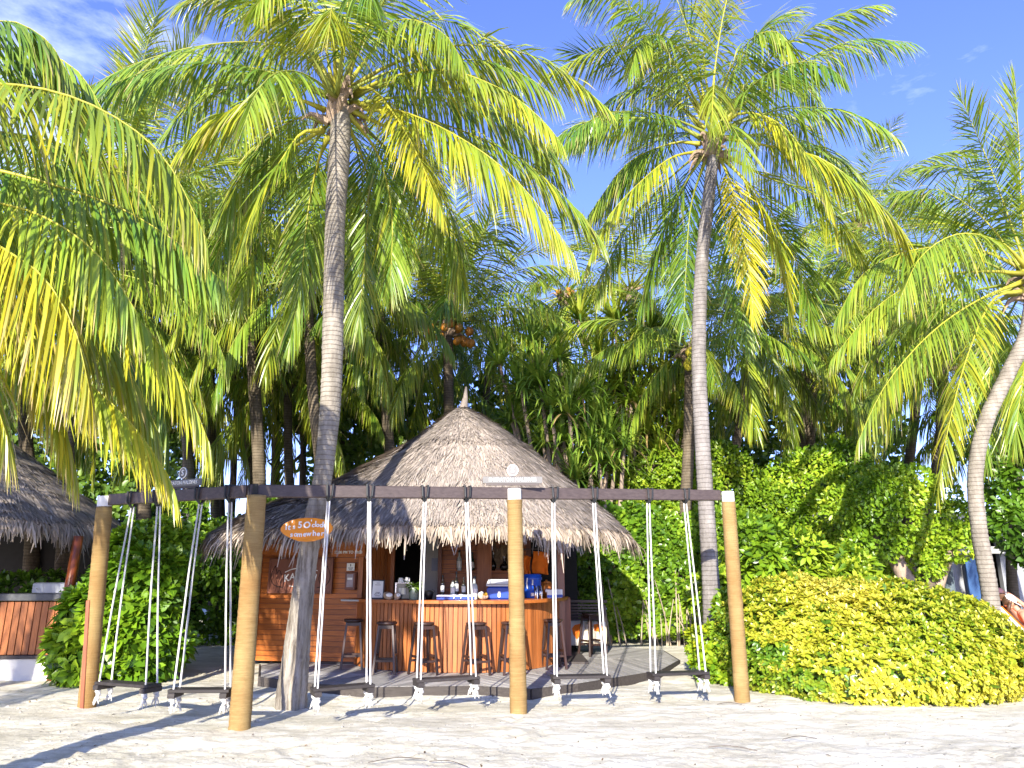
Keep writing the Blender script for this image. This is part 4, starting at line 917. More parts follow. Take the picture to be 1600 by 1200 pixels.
for g0_, g1_ in groups:
    poly = [CC]+OUT[g0_:g1_+1]; m = Vector((OUT[g1_][0]-OUT[g0_][0], OUT[g1_][1]-OUT[g0_][1])); m.normalize(); ea = math.atan2(m.y, m.x)+R((38, 62, 118, 48, 128)[groups.index((g0_, g1_))]); m = Vector((math.cos(ea), math.sin(ea))); nn = (m.y, -m.x)
    cs = [p[0]*nn[0]+p[1]*nn[1] for p in poly]; c = max(cs); lo = c-9
    while c > max(lo, min(cs)):
        st = clip_poly(clip_poly(poly, nn, c, 1), nn, c-.118, -1); c -= .138
        if len(st) < 3 or area(st) < .01 or max(math.hypot(p[0]-CC[0], p[1]-CC[1]) for p in st) < .4: continue
        cen = (sum(p[0] for p in st)/len(st), sum(p[1] for p in st)/len(st)); ca, sa = m.x, m.y
        loc = [((p[0]-cen[0])*ca+(p[1]-cen[1])*sa, -(p[0]-cen[0])*sa+(p[1]-cen[1])*ca) for p in st]
        sx = max(.5, 1-.008/max(.1, max(abs(p[0]) for p in loc))); loc = [(x*sx, y) for x, y in loc]
        q = MB(); q.prism(loc, -.014, .014); o = obj('plank', q, M_deck, dk, world=False); o.location = (cen[0], cen[1], .133+rgd.uniform(-.002, .002)); o.rotation_euler = (0, 0, math.atan2(sa, ca)); cnt += 1
# edge boards
for i in range(len(OUT)-3):
    a, b = OUT[i], OUT[i+1]; mb = MB(); d = Vector((b[0]-a[0], b[1]-a[1], 0)).normalized(); nn = Vector((d.y, -d.x, 0))*.016
    mb.beam(Vector((a[0], a[1], .05))+nn, Vector((b[0], b[1], .05))+nn, .03, .19, ch=.004)
    c = (Vector((a[0], a[1], .05))+Vector((b[0], b[1], .05)))/2; o = obj('edge_board', mb, M_deckedge, dk)

# ------------------------------------------------------------------ left thatched hut
LX, LY = -10.0, 13.25
lhut = thing('beach_bar', 'smaller thatched bar at the left edge with boarded counter on a white plinth', 'bar hut', (LX, LY, 0))
lr = lambda a: 2.85
lz = lambda a, r: float(np.interp(r, [0, .06, .2, .5, .8, .93, 1.0, 1.12], [4.5, 4.42, 4.1, 3.45, 2.82, 2.56, 2.38, 2.0]))
thatch_roof(lhut, LX, LY, lr, lz, 2.3, 26000, 4200, 33, front=(-PI*.75, PI*.2), straw_l=.42, tiers=(.55, .8), fr_len=.42)
mb = MB(); a, b = Vector((-11.5, 11.95, .17)), Vector((-6.92, 12.2, .17)); mb.beam(a+Vector((0, .35, -.05)), b+Vector((0, .35, -.05)), .8, .5, ch=.02); obj('plinth', mb, M_plinth, lhut)
mb = MB(); mb.beam(a+Vector((0, .22, .21)), b+Vector((-.05, .22, .21)), .62, .05, ch=.006); obj('step_board', mb, M_deckdark, lhut)
vboards(lhut, [(-10.4, 12.02), (-9.0, 12.10), (-7.9, 12.16), (-7.1, 12.20)], .41, 1.2, .105, M_teakv2 if 'M_teakv2' in globals() else M_teakv, .024, M_teakdark, 'slat', 'counter')
mb = MB(); mb.beam(Vector((-10.4, 12.25, 1.27)), Vector((-7.02, 12.42, 1.27)), .55, .11, ch=.01); obj('countertop', mb, M_slate, lhut)
mb = MB(); mb.tube([(-7.08, 12.16, -.02), (-7.05, 12.2, 1.2), (-7.02, 12.22, 2.22)], [.085, .08, .075], 12); obj('post', mb, M_post, lhut, smooth=True)
mb = MB(); mb.box((-9.8, 15.6, 1.4), (4.5, .05, 2.6)); obj('back_wall', mb, M_inner, lhut)
q = at(78, 918, 12.9); o = MB(); o.box((q.x+.15, 12.9, q.z-.06), (.75, .22, .28), None, .02); ib = obj('counter_cabinet', o, M_lid, None, label='pale metal cabinet standing behind the shaded left counter', cat='cabinet', loc=(q.x, 12.9, q.z))

# ------------------------------------------------------------------ swing frame
PA, PC, PB = gp(374, 1143), gp(1160, 1097), gp(136, 1106)
_t = (.06-PA.x)/(PC.x-PA.x); PM = Vector((.08, PA.y+(PC.y-PA.y)*_t+.01, 0))
TA, TM, TC, TB = at(401, 774, PA.y), at(804, 781, PM.y), at(1138, 784, PC.y), at(163, 792, PB.y)
SF = thing('swing_set', 'swing frame of four coir wrapped posts joined by a dark wooden beam', 'swing set', (PA+PC)/2)
for b_, t_, r_ in ((PA, TA, .108), (PM, TM, .097), (PC, TC, .095), (PB, TB, .10)):
    mb = MB(); P, _ = crom([b_-Vector((0, 0, .08)), b_*.5+t_*.5, t_], 70); rg = np.random.default_rng(int(r_*1e4)+int(b_.x*10))
    mb.tube(P, list(r_*(1+.08*np.linspace(1, 0, 70)**3)+rg.normal(0, .0016, 70)), 20); po = obj('post', mb, M_coir, SF, smooth=True)
    if b_ is not PA:
        mb = MB(); up = (t_-b_).normalized(); mb.tube([t_-up*.004, t_+up*.14], r_*.9, 20); obj('post_cap', mb, M_white, po, smooth=False)
    # loose coir fibres
ZB = 2.58
def bz(P): return P
Abeam = at(401, 767, PA.y+.05); Cbeam = at(1126, 774, PC.y+.05); Bbeam = at(172, 781, PB.y)
mb = MB(); mb.beam(Abeam+Vector((-.10, 0, 0)), Cbeam+Vector((-.02, 0, 0)), .09, .145, ch=.008)
obj('beam', mb, M_dark, SF)
dB = (Bbeam-Abeam).normalized()
mb = MB(); mb.beam(Abeam+dB*.13, Bbeam-dB*.02, .09, .145, ch=.008); obj('beam', mb, M_dark, SF)
mb = MB(); mb.box(Abeam+Vector((.0, -.055, 0)), (.06, .012, .15)); mb.box(Abeam+Vector((-.075, -.02, 0)), (.012, .06, .15)); obj('corner_plate', mb, M_strap, SF)
def front_beam(px):
    d = Cbeam-Abeam
    lo, hi = 0., 1.
    for _ in range(40):
        m = (lo+hi)/2; q = Abeam+d*m; D = q.y*_c+(q.z-EYE)*_s
        if 800+F_PX*q.x/D < px: lo = m
        else: hi = m
    return Abeam+d*lo
def left_beam(px):
    d = Bbeam-Abeam; lo, hi = 0., 1.
    for _ in range(40):
        m = (lo+hi)/2; q = Abeam+d*m; D = q.y*_c+(q.z-EYE)*_s
        if 800+F_PX*q.x/D > px: lo = m
        else: hi = m
    return Abeam+d*lo
def swing(label, ta, tb, sa, sb, bdir, seed):
    """ta, tb: beam points; sa, sb: plank ends (world)"""
    rg = random.Random(seed); mid = (sa+sb)/2
    root = thing('swing', label, 'swing', (mid.x, mid.y, mid.z), 'rope swings hanging from the dark beam')
    d = (sb-sa).normalized(); nn = Vector((d.y, -d.x, 0)).normalized(); bd = bdir.normalized(); bn = Vector((bd.y, -bd.x, 0)).normalized()
    if bn.y > 0: bn = -bn
    if nn.y > 0: nn = -nn
    mb = MB(); mb.beam(sa, sb, .20, .035, ch=.006); obj('seat', mb, M_seat, root)
    for i, (t, s) in enumerate(((ta, sa), (tb, sb))):
        e = s+d*(.05 if i == 0 else -.05)
        mb = MB(); mb.beam(e-nn*.125+Vector((0, 0, -.042)), e+nn*.125+Vector((0, 0, -.042)), .075, .055, up=(0, 0, 1), ch=.006); obj('seat_block', mb, M_seat, root)
        hang = t+Vector((rg.uniform(-.01, .01), 0, -.115))
        # strap: a loop of webbing round the beam gathered below it
        mb = MB()
        for off in (-.028, .028):
            pts = [hang+bn*.012, t+bn*.062+bd*off+Vector((0, 0, -.05)), t+bn*.062+bd*off*1.3+Vector((0, 0, .08)), t-bn*.062+bd*off*1.3+Vector((0, 0, .082)), t-bn*.062+bd*off+Vector((0, 0, -.05)), hang-bn*.012]
            mb.tube(pts, .013, 6)
        obj('strap', mb, M_strap, root)
        for sg in (1, -1):
            top = hang+bn*(.012*sg)+bd*.012*sg; bot = e+nn*(.082*sg)
            P = [top.lerp(bot, k/99)+Vector((0, 0, 0)) for k in range(100)]
            P = [p+bn*(.006*math.sin(k*.05+seed)) for k, p in enumerate(P)]
            mb = MB(); mb.tube(P, .0105, 9, lobes=3, twist=95, amp=.16); obj('rope', mb, M_rope, root, smooth=True)
            # knot and frayed end under the plank
            mb = MB(); kz = bot+Vector((0, 0, -.085)); mb.ell(kz, (.033, .03, .03), 9, 6); mb.ell(kz+Vector((.015, -.01, -.03)), (.028, .03, .024), 8, 5)
            for f in range(12):
                a = rg.uniform(0, 6.28); l = rg.uniform(.05, .12); q = kz+Vector((0, 0, -.03)); ed = q+Vector((math.cos(a)*l*.4, math.sin(a)*l*.4, -l)); mb.tube([q, q.lerp(ed, .5)+Vector((rg.uniform(-.01, .01), 0, 0)), ed], [.008, .007, .004], 4)
            obj('knot', mb, M_rope, root)
fdir = Cbeam-Abeam; ZS = .41
def seatp(px, Y): p = at(px, 1060, Y); return Vector((p.x, Y, ZS))
swing('swing just right of the leaning palm base, plank twisted with its left end low', front_beam(515), front_beam(577), seatp(488, 8.72)+Vector((0, 0, -.01)), seatp(583, 9.02)+Vector((0, 0, .0)), fdir, 1)
swing('swing hanging left of the middle post in front of the bar counter', front_beam(663), front_beam(729), seatp(648, 9.35), seatp(746, 9.66), fdir, 2)
swing('swing hanging just right of the middle post', front_beam(865), front_beam(927), seatp(862, 9.66), seatp(952, 9.76), fdir, 3)
swing('swing next to the right end post in front of the hedge', front_beam(1013), front_beam(1070), seatp(1015, 9.92), seatp(1104, 10.1), fdir, 4)
ldir = Bbeam-Abeam
swing('swing nearest the left back post, half under the hanging yellow frond', left_beam(208), left_beam(248), seatp(160, 9.22), seatp(243, 8.92), ldir, 5)
swing('swing left of the front corner post before the dark gap', left_beam(314), left_beam(361), seatp(270, 8.62), seatp(364, 8.62), ldir, 6)

# leaning stake by the left back post
s0, s1 = gp(129, 1108), at(139, 938, PB.y-.08)
mb = MB(); mb.beam(s0, s1, .05, .06, up=(0, 1, 0), ch=.006); mb.beam(s0+Vector((.045, .03, 0)), s1+Vector((.04, .03, -.01)), .03, .04, up=(0, 1, 0))
obj('wooden_stake', mb, M_teakdark, None, label='varnished brown timber leaning against the left back swing post', cat='stake', loc=s0)

# ------------------------------------------------------------------ lettering and signs
def text_mesh(txt, size, depth=.006, shear=0.0, bold=0.0, sx=1.0):
    cu = bpy.data.curves.new('txt', 'FONT'); cu.body = txt; cu.size = size; cu.extrude = depth/2; cu.align_x = 'CENTER'; cu.align_y = 'CENTER'; cu.shear = shear; cu.offset = bold; cu.resolution_u = 3; cu.space_character = 1.0
    ob = bpy.data.objects.new('txt', cu); COL.objects.link(ob); bpy.context.view_layer.update()
    dg = bpy.context.evaluated_depsgraph_get(); me = bpy.data.meshes.new_from_object(ob.evaluated_get(dg))
    v = [(q.co.x*sx, q.co.y, q.co.z) for q in me.vertices]; f = [tuple(p.vertices) for p in me.polygons]
    bpy.data.objects.remove(ob); bpy.data.curves.remove(cu); bpy.data.meshes.remove(me); return v, f
def put_text(parent, txt, size, c, right, up, mat, depth=.008, shear=0.0, bold=0.0, name='lettering', sx=1.0, rot=0.0):
    v, f = text_mesh(txt, size, depth, shear, bold, sx); X = Vector(right).normalized(); Y = Vector(up).normalized(); Z = X.cross(Y); Y = Z.cross(X)
    if rot: X, Y = X*math.cos(rot)+Y*math.sin(rot), Y*math.cos(rot)-X*math.sin(rot)
    mb = MB(); mb.add([Vector(c)+X*a+Y*b+Z*e for a, b, e in v], f); return obj(name, mb, mat, parent, kind='stuff' if len(txt) > 1 else None)
def word_letters(parent, letters, X, Y, Z, c, mat):
    """hand painted line: (char, x, y, size, turn)"""
    mb = MB()
    for ch, x, y, s, r in letters:
        v, f = text_mesh(ch, s, .006, .05, s*.028); cs, sn = math.cos(r), math.sin(r)
        mb.add([c+X*(x+a*cs-b*sn)+Y*(y+a*sn+b*cs)+Z*e for a, b, e in v], f)
    return obj('lettering', mb, mat, parent, kind='stuff')
def hotel_sign(label, c, right, w=.66):
    X = Vector(right).normalized(); U = Vector((0, 0, 1)); Z = X.cross(U)
    root = thing('hotel_sign', label, 'sign', c)
    M = Matrix((X, -Z, U)).transposed()
    mb = MB(); mb.box(c, (w, .03, .085), M, .004); obj('board', mb, M_signgr, root)
    mb = MB(); dc = c+U*.125; pr = [(.001, -.014), (.066, -.014), (.072, -.008), (.072, .014), (.064, .014), (.062, .008), (.001, .008)]
    q = MB(); q.lathe([(r, z) for r, z in pr], 28); M2 = Matrix((X, U, Z)).transposed(); mb.add([M2 @ Vector(v)+dc for v in q.v], q.f); obj('emblem', mb, M_signgr, root)
    mb = MB(); ringp = [dc+X*(.068*math.cos(a))+U*(.068*math.sin(a))+Z*.012 for a in np.linspace(0, 2*PI, 33)]; mb.tube(ringp, .006, 6, cap=False); obj('emblem_rim', mb, M_white, root)
    put_text(root, 'S', .105, dc+Z*.014, X, U, M_white, .008, bold=.001)
    put_text(root, 'SHERATON MALDIVES', .066, c+Z*.019, X, U, M_white, .006, sx=.93)
    mb = MB(); mb.box(c+U*(-.055), (w*.9, .02, .03), M); mb.box(c+U*.055-Z*.004, (.03, .015, .05), M); obj('bracket', mb, M_dark, root)
ms = at(801, 750, PM.y-.03); hotel_sign('grey hotel sign with round S emblem standing on the beam at the middle post', ms, (1, 0, 0), .76)
ls = left_beam(283)+Vector((0, 0, .155)); hotel_sign('shaded hotel sign with round S emblem on the left beam under the fronds', ls, Abeam-Bbeam, .70)

# surfboard-shaped slogan board
sc = at(479, 827, Y1-.26); X = Vector((.995, 0, .03)).normalized(); Z = Vector((0.05, -1, .03)).normalized(); U = Z.cross(X)
slog = thing('slogan_board', 'orange leaf shaped board with white hand lettering nailed to the leaning palm', 'sign', sc)
ol = [(-.335, .03), (-.30, .075), (-.22, .115), (-.12, .14), (0, .148), (.12, .14), (.22, .118), (.30, .08), (.345, .02), (.335, -.03), (.28, -.085), (.20, -.13), (.10, -.155), (0, -.16), (-.10, -.15), (-.20, -.11), (-.29, -.06), (-.335, -.01)]
M = Matrix((X, U, Z)).transposed(); mb = MB(); mb.prism(ol, -.012, .012, M, sc); obj('board', mb, M_orange, slog)
L1 = [('I', -.265, .035, .105, .05), ('t', -.225, .03, .10, -.05), ("'", -.19, .075, .09, 0), ('s', -.163, .035, .085, .1), ('5', -.085, .055, .115, .03), ('O', .005, .05, .115, .1), ("'", .06, .085, .085, 0), ('c', .088, .05, .085, -.1), ('l', .118, .062, .10, .05), ('o', .147, .05, .08, 0), ('c', .188, .045, .085, .1), ('k', .225, .048, .10, -.08)]
L2 = [(ch, -.19+i*.053+(.012 if i > 2 else 0)+(.02 if i > 4 else 0), -.065+.004*math.sin(i*2.1)+(.012 if ch == 'h' else 0), .088 if ch != 'h' else .10, .08*math.sin(i*1.7)) for i, ch in enumerate('somewhere')]
word_letters(slog, L1, X, U, Z, sc+Z*.016, M_white); word_letters(slog, L2, X, U, Z, sc+Z*.016, M_white)

# carved name board, hours board, notice and box on the boarded wall
wd = (WB-WA).normalized(); wn_ = Vector((wd.y, -wd.x, 0)); 
def wall_pt(px, py, off=.06):
    lo, hi = 0., 1.2
    for _ in range(40):
        m = (lo+hi)/2; q = WA+(WB-WA)*m+wn_*off; q.z = 1.5; D = q.y*_c+(q.z-EYE)*_s
        if 800+F_PX*q.x/D < px: lo = m
        else: hi = m
    q = WA+(WB-WA)*lo+wn_*off; return at(px, py, q.y)
nb_c = wall_pt(470, 899.5, .075); UPV = Vector((0, 0, 1))
nb = thing('name_board', 'brown carved name board with white lettering on the boarded wall behind the palm', 'sign', nb_c)
Mw = Matrix((wd, -wn_, UPV)).transposed()
mb = MB(); mb.box(nb_c, (1.24, .03, .60), Mw, .006); obj('board', mb, M_signbr, nb)
mb = MB()
for s in (-1, 1):
    mb.box(nb_c+wd*(s*.605)+wn_*.012, (.03, .04, .60), Mw, .004); mb.box(nb_c+UPV*(s*.285)+wn_*.0125, (1.18, .04, .03), Mw, .004)
obj('border', mb, M_signbr, nb)
def stroke(pts, r=.008, mat=M_white, name='lettering'):
    mb = MB(); P, _ = crom([nb_c+wd*x+UPV*y+wn_*.018 for x, y in pts], 14); mb.tube(P, r, 5); return mb
mb = MB()
for s in (-1, 1):                     # engraved claw shapes
    for pts in ([(.50, .17), (.56, .06), (.57, -.06), (.50, -.16), (.34, -.2)], [(.50, .17), (.47, .08), (.46, .03), (.42, .10), (.38, .03), (.36, -.05), (.39, -.13)], [(.50, -.16), (.44, -.185), (.33, -.205)]):
        q = stroke([(s*x, y) for x, y in pts], .007); mb.add(q.v, q.f)
obj('engraving', mb, M_engrave, nb, kind='stuff')
mb = MB(); q = stroke([(-.30, .06), (-.17, .11), (0, .13), (.18, .11), (.33, .085)], .008); mb.add(q.v, q.f)
q = stroke([(-.2, -.175), (0, -.19), (.2, -.17)], .005); mb.add(q.v, q.f); obj('arc', mb, M_white, nb)
for i, ch in enumerate('KAKUNI'):
    x = -.265+i*.112; put_text(nb, ch, .165, nb_c+wd*x+UPV*(-.035+.02*math.sin(PI*i/5)-(.01 if i == 0 else 0))+wn_*.02, wd, UPV, M_white, .006, .08, .002, rot=.12-.05*i, name='letter')
put_text(nb, 'H u t', .11, nb_c+wd*.04+UPV*(-.145)+wn_*.02, wd, UPV, M_white, .006, .1, .001)
hb_c = wall_pt(545, 858, .075); hb = thing('hours_board', 'wooden opening hours board under the eave thatch', 'sign', hb_c)
mb = MB(); mb.box(hb_c, (.62, .03, .26), Mw, .004); obj('board', mb, M_teak, hb)
put_text(hb, '12:00 PM TO 10:00', .066, hb_c+UPV*(-.055)+wn_*.019, wd, UPV, M_white, .005, bold=.002)
nt_c = wall_pt(548, 886, .075); mb = MB(); mb.box(nt_c, (.145, .008, .13), Mw); ntc = thing('wall_notice', 'small white notice fixed above the wall box', 'notice', nt_c); obj('sheet', mb, M_label, ntc)
mb = MB(); mb.box(nt_c+wn_*.006+UPV*.03, (.014, .003, .04), Mw)
for k in range(3): mb.box(nt_c+wn_*.006+UPV*(-.012-.016*k), (.10-.02*k, .003, .006), Mw)
obj('print', mb, M_black, ntc)
bx_c = wall_pt(548.5, 908, .12); bx = thing('wall_box', 'brown wall box with a small window and a paper label', 'box', bx_c)
mb = MB(); mb.box(bx_c, (.185, .09, .30), Mw, .012); obj('case', mb, M_signbr, bx)
mb = MB(); mb.box(bx_c+wn_*.047+UPV*.01, (.12, .006, .22), Mw); obj('window', mb, plain('dull_window', (.28, .24, .26), .15, var=.4), bx)
mb = MB(); mb.box(bx_c+wn_*.052+UPV*.04, (.09, .004, .035), Mw); obj('paper_label', mb, M_label, bx)

# ------------------------------------------------------------------ leaves for bushes and trees
LEAF7 = [(0, 4, 1), (0, 1, 3), (4, 6, 2, 1), (1, 2, 5, 3)]
def leaf_mesh(name, P, D, Nn, Ln, Wd, C, mat, fold=.18, curl=.15, origin=(0, 0, 0)):
    D = nrm(D); S = nrm(np.cross(D, Nn)); U = np.cross(S, D); Ln = np.asarray(Ln)[:, None]; Wd = np.asarray(Wd)[:, None]
    V = np.zeros((len(P), 7, 3))
    V[:, 0] = P; V[:, 1] = P+D*Ln*.5-U*Wd*fold*.5; V[:, 2] = P+D*Ln-U*Ln*curl
    V[:, 3] = P+D*Ln*.36+S*Wd*.42+U*Wd*fold*.3; V[:, 4] = P+D*Ln*.36-S*Wd*.42+U*Wd*fold*.3
    V[:, 5] = P+D*Ln*.74+S*Wd*.46-U*Ln*curl*.45+U*Wd*fold*.3; V[:, 6] = P+D*Ln*.74-S*Wd*.46-U*Ln*curl*.45+U*Wd*fold*.3
    return np_mesh(name, V-np.array(origin), 7, LEAF7, mat, C)
def blob_surface(blobs, n, rg, rmin=.8, front=True, zmin=-9, inner=.82):
    """points + outward normals on a set of ellipsoids (cx,cy,cz,rx,ry,rz)"""
    Bq = np.array(blobs, float); ar = (Bq[:, 3]*Bq[:, 5]+Bq[:, 3]*Bq[:, 4]+Bq[:, 4]*Bq[:, 5]); pr = ar/ar.sum()
    outP, outN = [], []; got = 0
    while got < n:
        m = n*2; k = rg.choice(len(Bq), m, p=pr); d = nrm(rg.normal(0, 1, (m, 3)))
        if front: d[:, 1] = np.where((d[:, 1] > .15) & (rg.random(m) < .75), -d[:, 1], d[:, 1])
        f = rmin+(1-rmin)*rg.random(m)**.6
        P = Bq[k, :3]+d*Bq[k, 3:]*f[:, None]; Nn = nrm(d/Bq[k, 3:]); ok = P[:, 2] > zmin
        for b in Bq:
            q = (((P-b[:3])/b[3:])**2).sum(1); ok &= q > inner**2*.82
        P, Nn = P[ok], Nn[ok]; outP.append(P); outN.append(Nn); got += len(P)
        if len(P) < m*.02: break
    return np.vstack(outP)[:n], np.vstack(outN)[:n]
def ramp(t, cols):
    t = np.clip(t, 0, .9999)*(len(cols)-1); i = t.astype(int); f = (t-i)[:, None]; K = np.array(cols); return K[i]*(1-f)+K[i+1]*f
def lumps(cx, cy, cz, rx, ry, rz, n, r, rg, zmin=0.0, jit=.25):
    """small blobs scattered over one large ellipsoid, plus the large one"""
    out = [(cx, cy, cz, rx*.86, ry*.86, rz*.86)]
    for _ in range(n):
        d = nrm(rg.normal(0, 1, 3)); 
        if d[1] > .3: d[1] *= -1
        c = np.array([cx, cy, cz])+d*np.array([rx, ry, rz])*rg.uniform(.75, .95)
        if c[2] < zmin: c[2] = zmin+rg.uniform(0, .3)
        s = r*rg.uniform(1-jit, 1+jit); out.append((*c, s, s, s*.85))
    return out
def foliage(root, name, blobs, n, L_, W_, cols, mat, seed, rmin=.78, zmin=.02, spread=.9, upb=.35, cnoise=1.2, kind='stuff', ctop=.0, fold=.18, curl=.15, yz=None):
    rg = np.random.default_rng(seed); P, Nn = blob_surface(blobs, n, rg, rmin, True, zmin); n = len(P)
    D = nrm(Nn*.55+rg.normal(0, spread*.6, (n, 3))+np.array([0, 0, upb*.4])); NN = nrm(Nn*.9+rg.normal(0, .45, (n, 3))+np.array([0, -.1, upb]))
    cn = vnoise(P[:, 0]*cnoise+50, P[:, 2]*cnoise+P[:, 1]*.7*cnoise+50, seed); t = .15+.7*cn+rg.normal(0, .16, n)+ctop*(P[:, 2]-P[:, 2].mean())
    C = ramp(t, cols); s = rg.uniform(.7, 1.2, n)
    return mobj(name, leaf_mesh(name, P, D, NN, L_*s, W_*s, C, mat, fold, curl, base(root)), root, kind=kind)
def rosettes(root, name, P, Nn, k, L_, W_, cols, mat, seed, tilt=(.35, 1.25), curl=.2, kind='stuff', zup=.5, fold=.18):
    rg = np.random.default_rng(seed); n = len(P); A = nrm(Nn+np.array([0, 0, zup])+rg.normal(0, .18, (n, 3)))
    T1 = nrm(np.cross(A, np.array([.31, .2, .93]))); T2 = np.cross(A, T1)
    a = (np.arange(k)*2.39996)[None, :]+rg.uniform(0, 6.28, (n, 1)); th = np.linspace(tilt[0], tilt[1], k)[None, :]+rg.normal(0, .12, (n, k))
    D = A[:, None]*np.cos(th)[..., None]+(T1[:, None]*np.cos(a)[..., None]+T2[:, None]*np.sin(a)[..., None])*np.sin(th)[..., None]
    NN = A[:, None]*np.sin(th)[..., None]-(T1[:, None]*np.cos(a)[..., None]+T2[:, None]*np.sin(a)[..., None])*np.cos(th)[..., None]
    Pp = np.repeat(P[:, None], k, 1); s = rg.uniform(.75, 1.15, (n, k))*np.linspace(.75, 1.05, k)[None]
    cn = vnoise(P[:, 0]*1.1+40, P[:, 2]*1.3+40, seed); t = np.repeat((.1+.75*cn)[:, None], k, 1)+rg.normal(0, .12, (n, k))+np.linspace(.2, -.1, k)[None]
    C = ramp(t.ravel(), cols); q = lambda x: x.reshape(-1, 3)
    return mobj(name, leaf_mesh(name, q(Pp), q(D), q(NN), (L_*s).ravel(), (W_*s).ravel(), C, mat, fold, curl, base(root)), root, kind=kind)
GRN = [(.035, .085, .010), (.07, .155, .012), (.13, .25, .016), (.22, .34, .025)]
LIME = [(.06, .13, .010), (.13, .25, .014), (.24, .38, .02), (.38, .46, .035)]
YELH = [(.08, .19, .012), (.26, .37, .018), (.52, .52, .03), (.66, .58, .06)]
DARK = [(.04, .08, .014), (.08, .145, .02), (.13, .21, .025)]
rgv = np.random.default_rng(77)

# clipped yellow hedge, lower right
hb = Vector((5.2, 11.3, 0)); hedge = thing('hedge', 'clipped mound of yellow leaved hedge at the lower right beside the end post', 'hedge', hb)
hbl = [(5.3, 11.45, .55, 1.95, 1.55, 1.02), (4.2, 11.6, .62, 1.15, 1.3, .98), (6.2, 11.5, .5, 1.12, 1.45, .88), (3.75, 11.9, .55, .62, .9, .78), (6.55, 11.6, .45, .82, 1.25, .72), (5.2, 10.75, .4, 1.7, .95, .7), (4.5, 11.2, .75, .9, .9, .78)]
for _ in range(34):
    d = nrm(rgv.normal(0, 1, 3)); d[1] = -abs(d[1]); d[2] = abs(d[2])*.9
    b = hbl[rgv.integers(0, 3)]; c = np.array(b[:3])+d*np.array(b[3:])*.92; s = rgv.uniform(.16, .3); hbl.append((*c, s, s, s*.8))
P_, N_ = blob_surface(hbl, 5200, np.random.default_rng(1), .86, True, .03)
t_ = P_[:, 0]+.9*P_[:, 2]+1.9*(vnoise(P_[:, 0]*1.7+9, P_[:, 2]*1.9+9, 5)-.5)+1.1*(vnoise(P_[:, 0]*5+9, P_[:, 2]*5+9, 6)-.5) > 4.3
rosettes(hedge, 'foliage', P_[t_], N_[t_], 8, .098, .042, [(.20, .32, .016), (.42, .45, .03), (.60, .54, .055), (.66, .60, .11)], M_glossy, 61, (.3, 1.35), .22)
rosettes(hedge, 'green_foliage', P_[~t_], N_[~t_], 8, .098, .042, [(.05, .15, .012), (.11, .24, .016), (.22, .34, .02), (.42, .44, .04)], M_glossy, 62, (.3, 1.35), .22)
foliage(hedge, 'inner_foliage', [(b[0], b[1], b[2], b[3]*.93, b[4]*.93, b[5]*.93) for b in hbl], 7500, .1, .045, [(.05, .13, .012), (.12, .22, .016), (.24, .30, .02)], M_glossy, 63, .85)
lb = Vector((3.5, 12.1, 0)); lh = thing('shrub', 'green shrub with a few yellow leaves behind the end post at the hedge end', 'shrub', lb, 'leafy shrubs')
bl = lumps(3.52, 12.05, .62, .56, .5, .74, 14, .26, rgv)
P_, N_ = blob_surface(bl, 560, np.random.default_rng(2), .85, True, .03); rosettes(lh, 'foliage', P_, N_, 9, .15, .062, [(.07, .17, .012), (.15, .28, .014), (.30, .40, .02), (.5, .5, .03)], M_glossy, 64, (.3, 1.3), .2)

# big leaved bright shrub behind the hedge
sb_ = Vector((5.2, 14.0, .1)); sh = thing('shrub', 'bright green shrub with long leaves rising behind the yellow hedge', 'shrub', sb_, 'leafy shrubs')
bl = lumps(5.0, 14.2, 1.35, 1.5, .9, 1.15, 16, .45, rgv)
P_, N_ = blob_surface(bl, 520, np.random.default_rng(3), .85, True, .3); rosettes(sh, 'foliage', P_, N_, 12, .27, .085, LIME, M_glossy, 65, (.25, 1.3), .25, zup=.8)
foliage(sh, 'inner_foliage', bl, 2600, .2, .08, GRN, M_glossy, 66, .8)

# big broadleaf tree, right of the bar
def trunk_branches(root, base_, crown_pts, r, mat, seed, n=9):
    rg = random.Random(seed)
    for i, c in enumerate(crown_pts):
        m1 = base_.lerp(c, .35)+Vector((rg.uniform(-.25, .25), rg.uniform(-.1, .1), rg.uniform(0, .2))); m2 = base_.lerp(c, .7)+Vector((rg.uniform(-.3, .3), 0, rg.uniform(0, .2)))
        P, _ = crom([base_+Vector((rg.uniform(-.1, .1), 0, -.05)), m1, m2, c], 14); mb = MB(); mb.tube(P, list(np.linspace(r*(1 if i == 0 else .8), r*.22, 14)), 8)
        obj('trunk' if i == 0 else 'branch', mb, mat, root, smooth=True)
def big_tree(label, base_, cen, rad, n, L_, W_, cols, seed, nl=26, lr=.6, mat=M_bush, zmin=.8, tr=.07, inner=True, cnoise=1.1):
    t = thing('broadleaf_tree', label, 'tree', base_, 'broadleaf trees behind the bar'); rg = np.random.default_rng(seed)
    bl = lumps(*cen, *rad, nl, lr, rg, zmin)
    cp = [Vector(bl[i][:3]) for i in range(1, 6)]; trunk_branches(t, base_, cp, tr, M_bark, seed)
    foliage(t, 'foliage', bl, n, L_, W_, cols, mat, seed, .8, zmin-.3, cnoise=cnoise)
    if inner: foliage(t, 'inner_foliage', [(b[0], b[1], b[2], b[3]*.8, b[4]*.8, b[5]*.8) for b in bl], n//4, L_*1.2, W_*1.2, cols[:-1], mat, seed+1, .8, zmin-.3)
    return t
big_tree('dense bright green tree crown to the right of the bar roof', Vector((4.6, 19.2, .13)), (4.9, 18.6, 3.15), (2.0, 1.3, 1.75), 15000, .115, .06, LIME, 71, 40, .5)
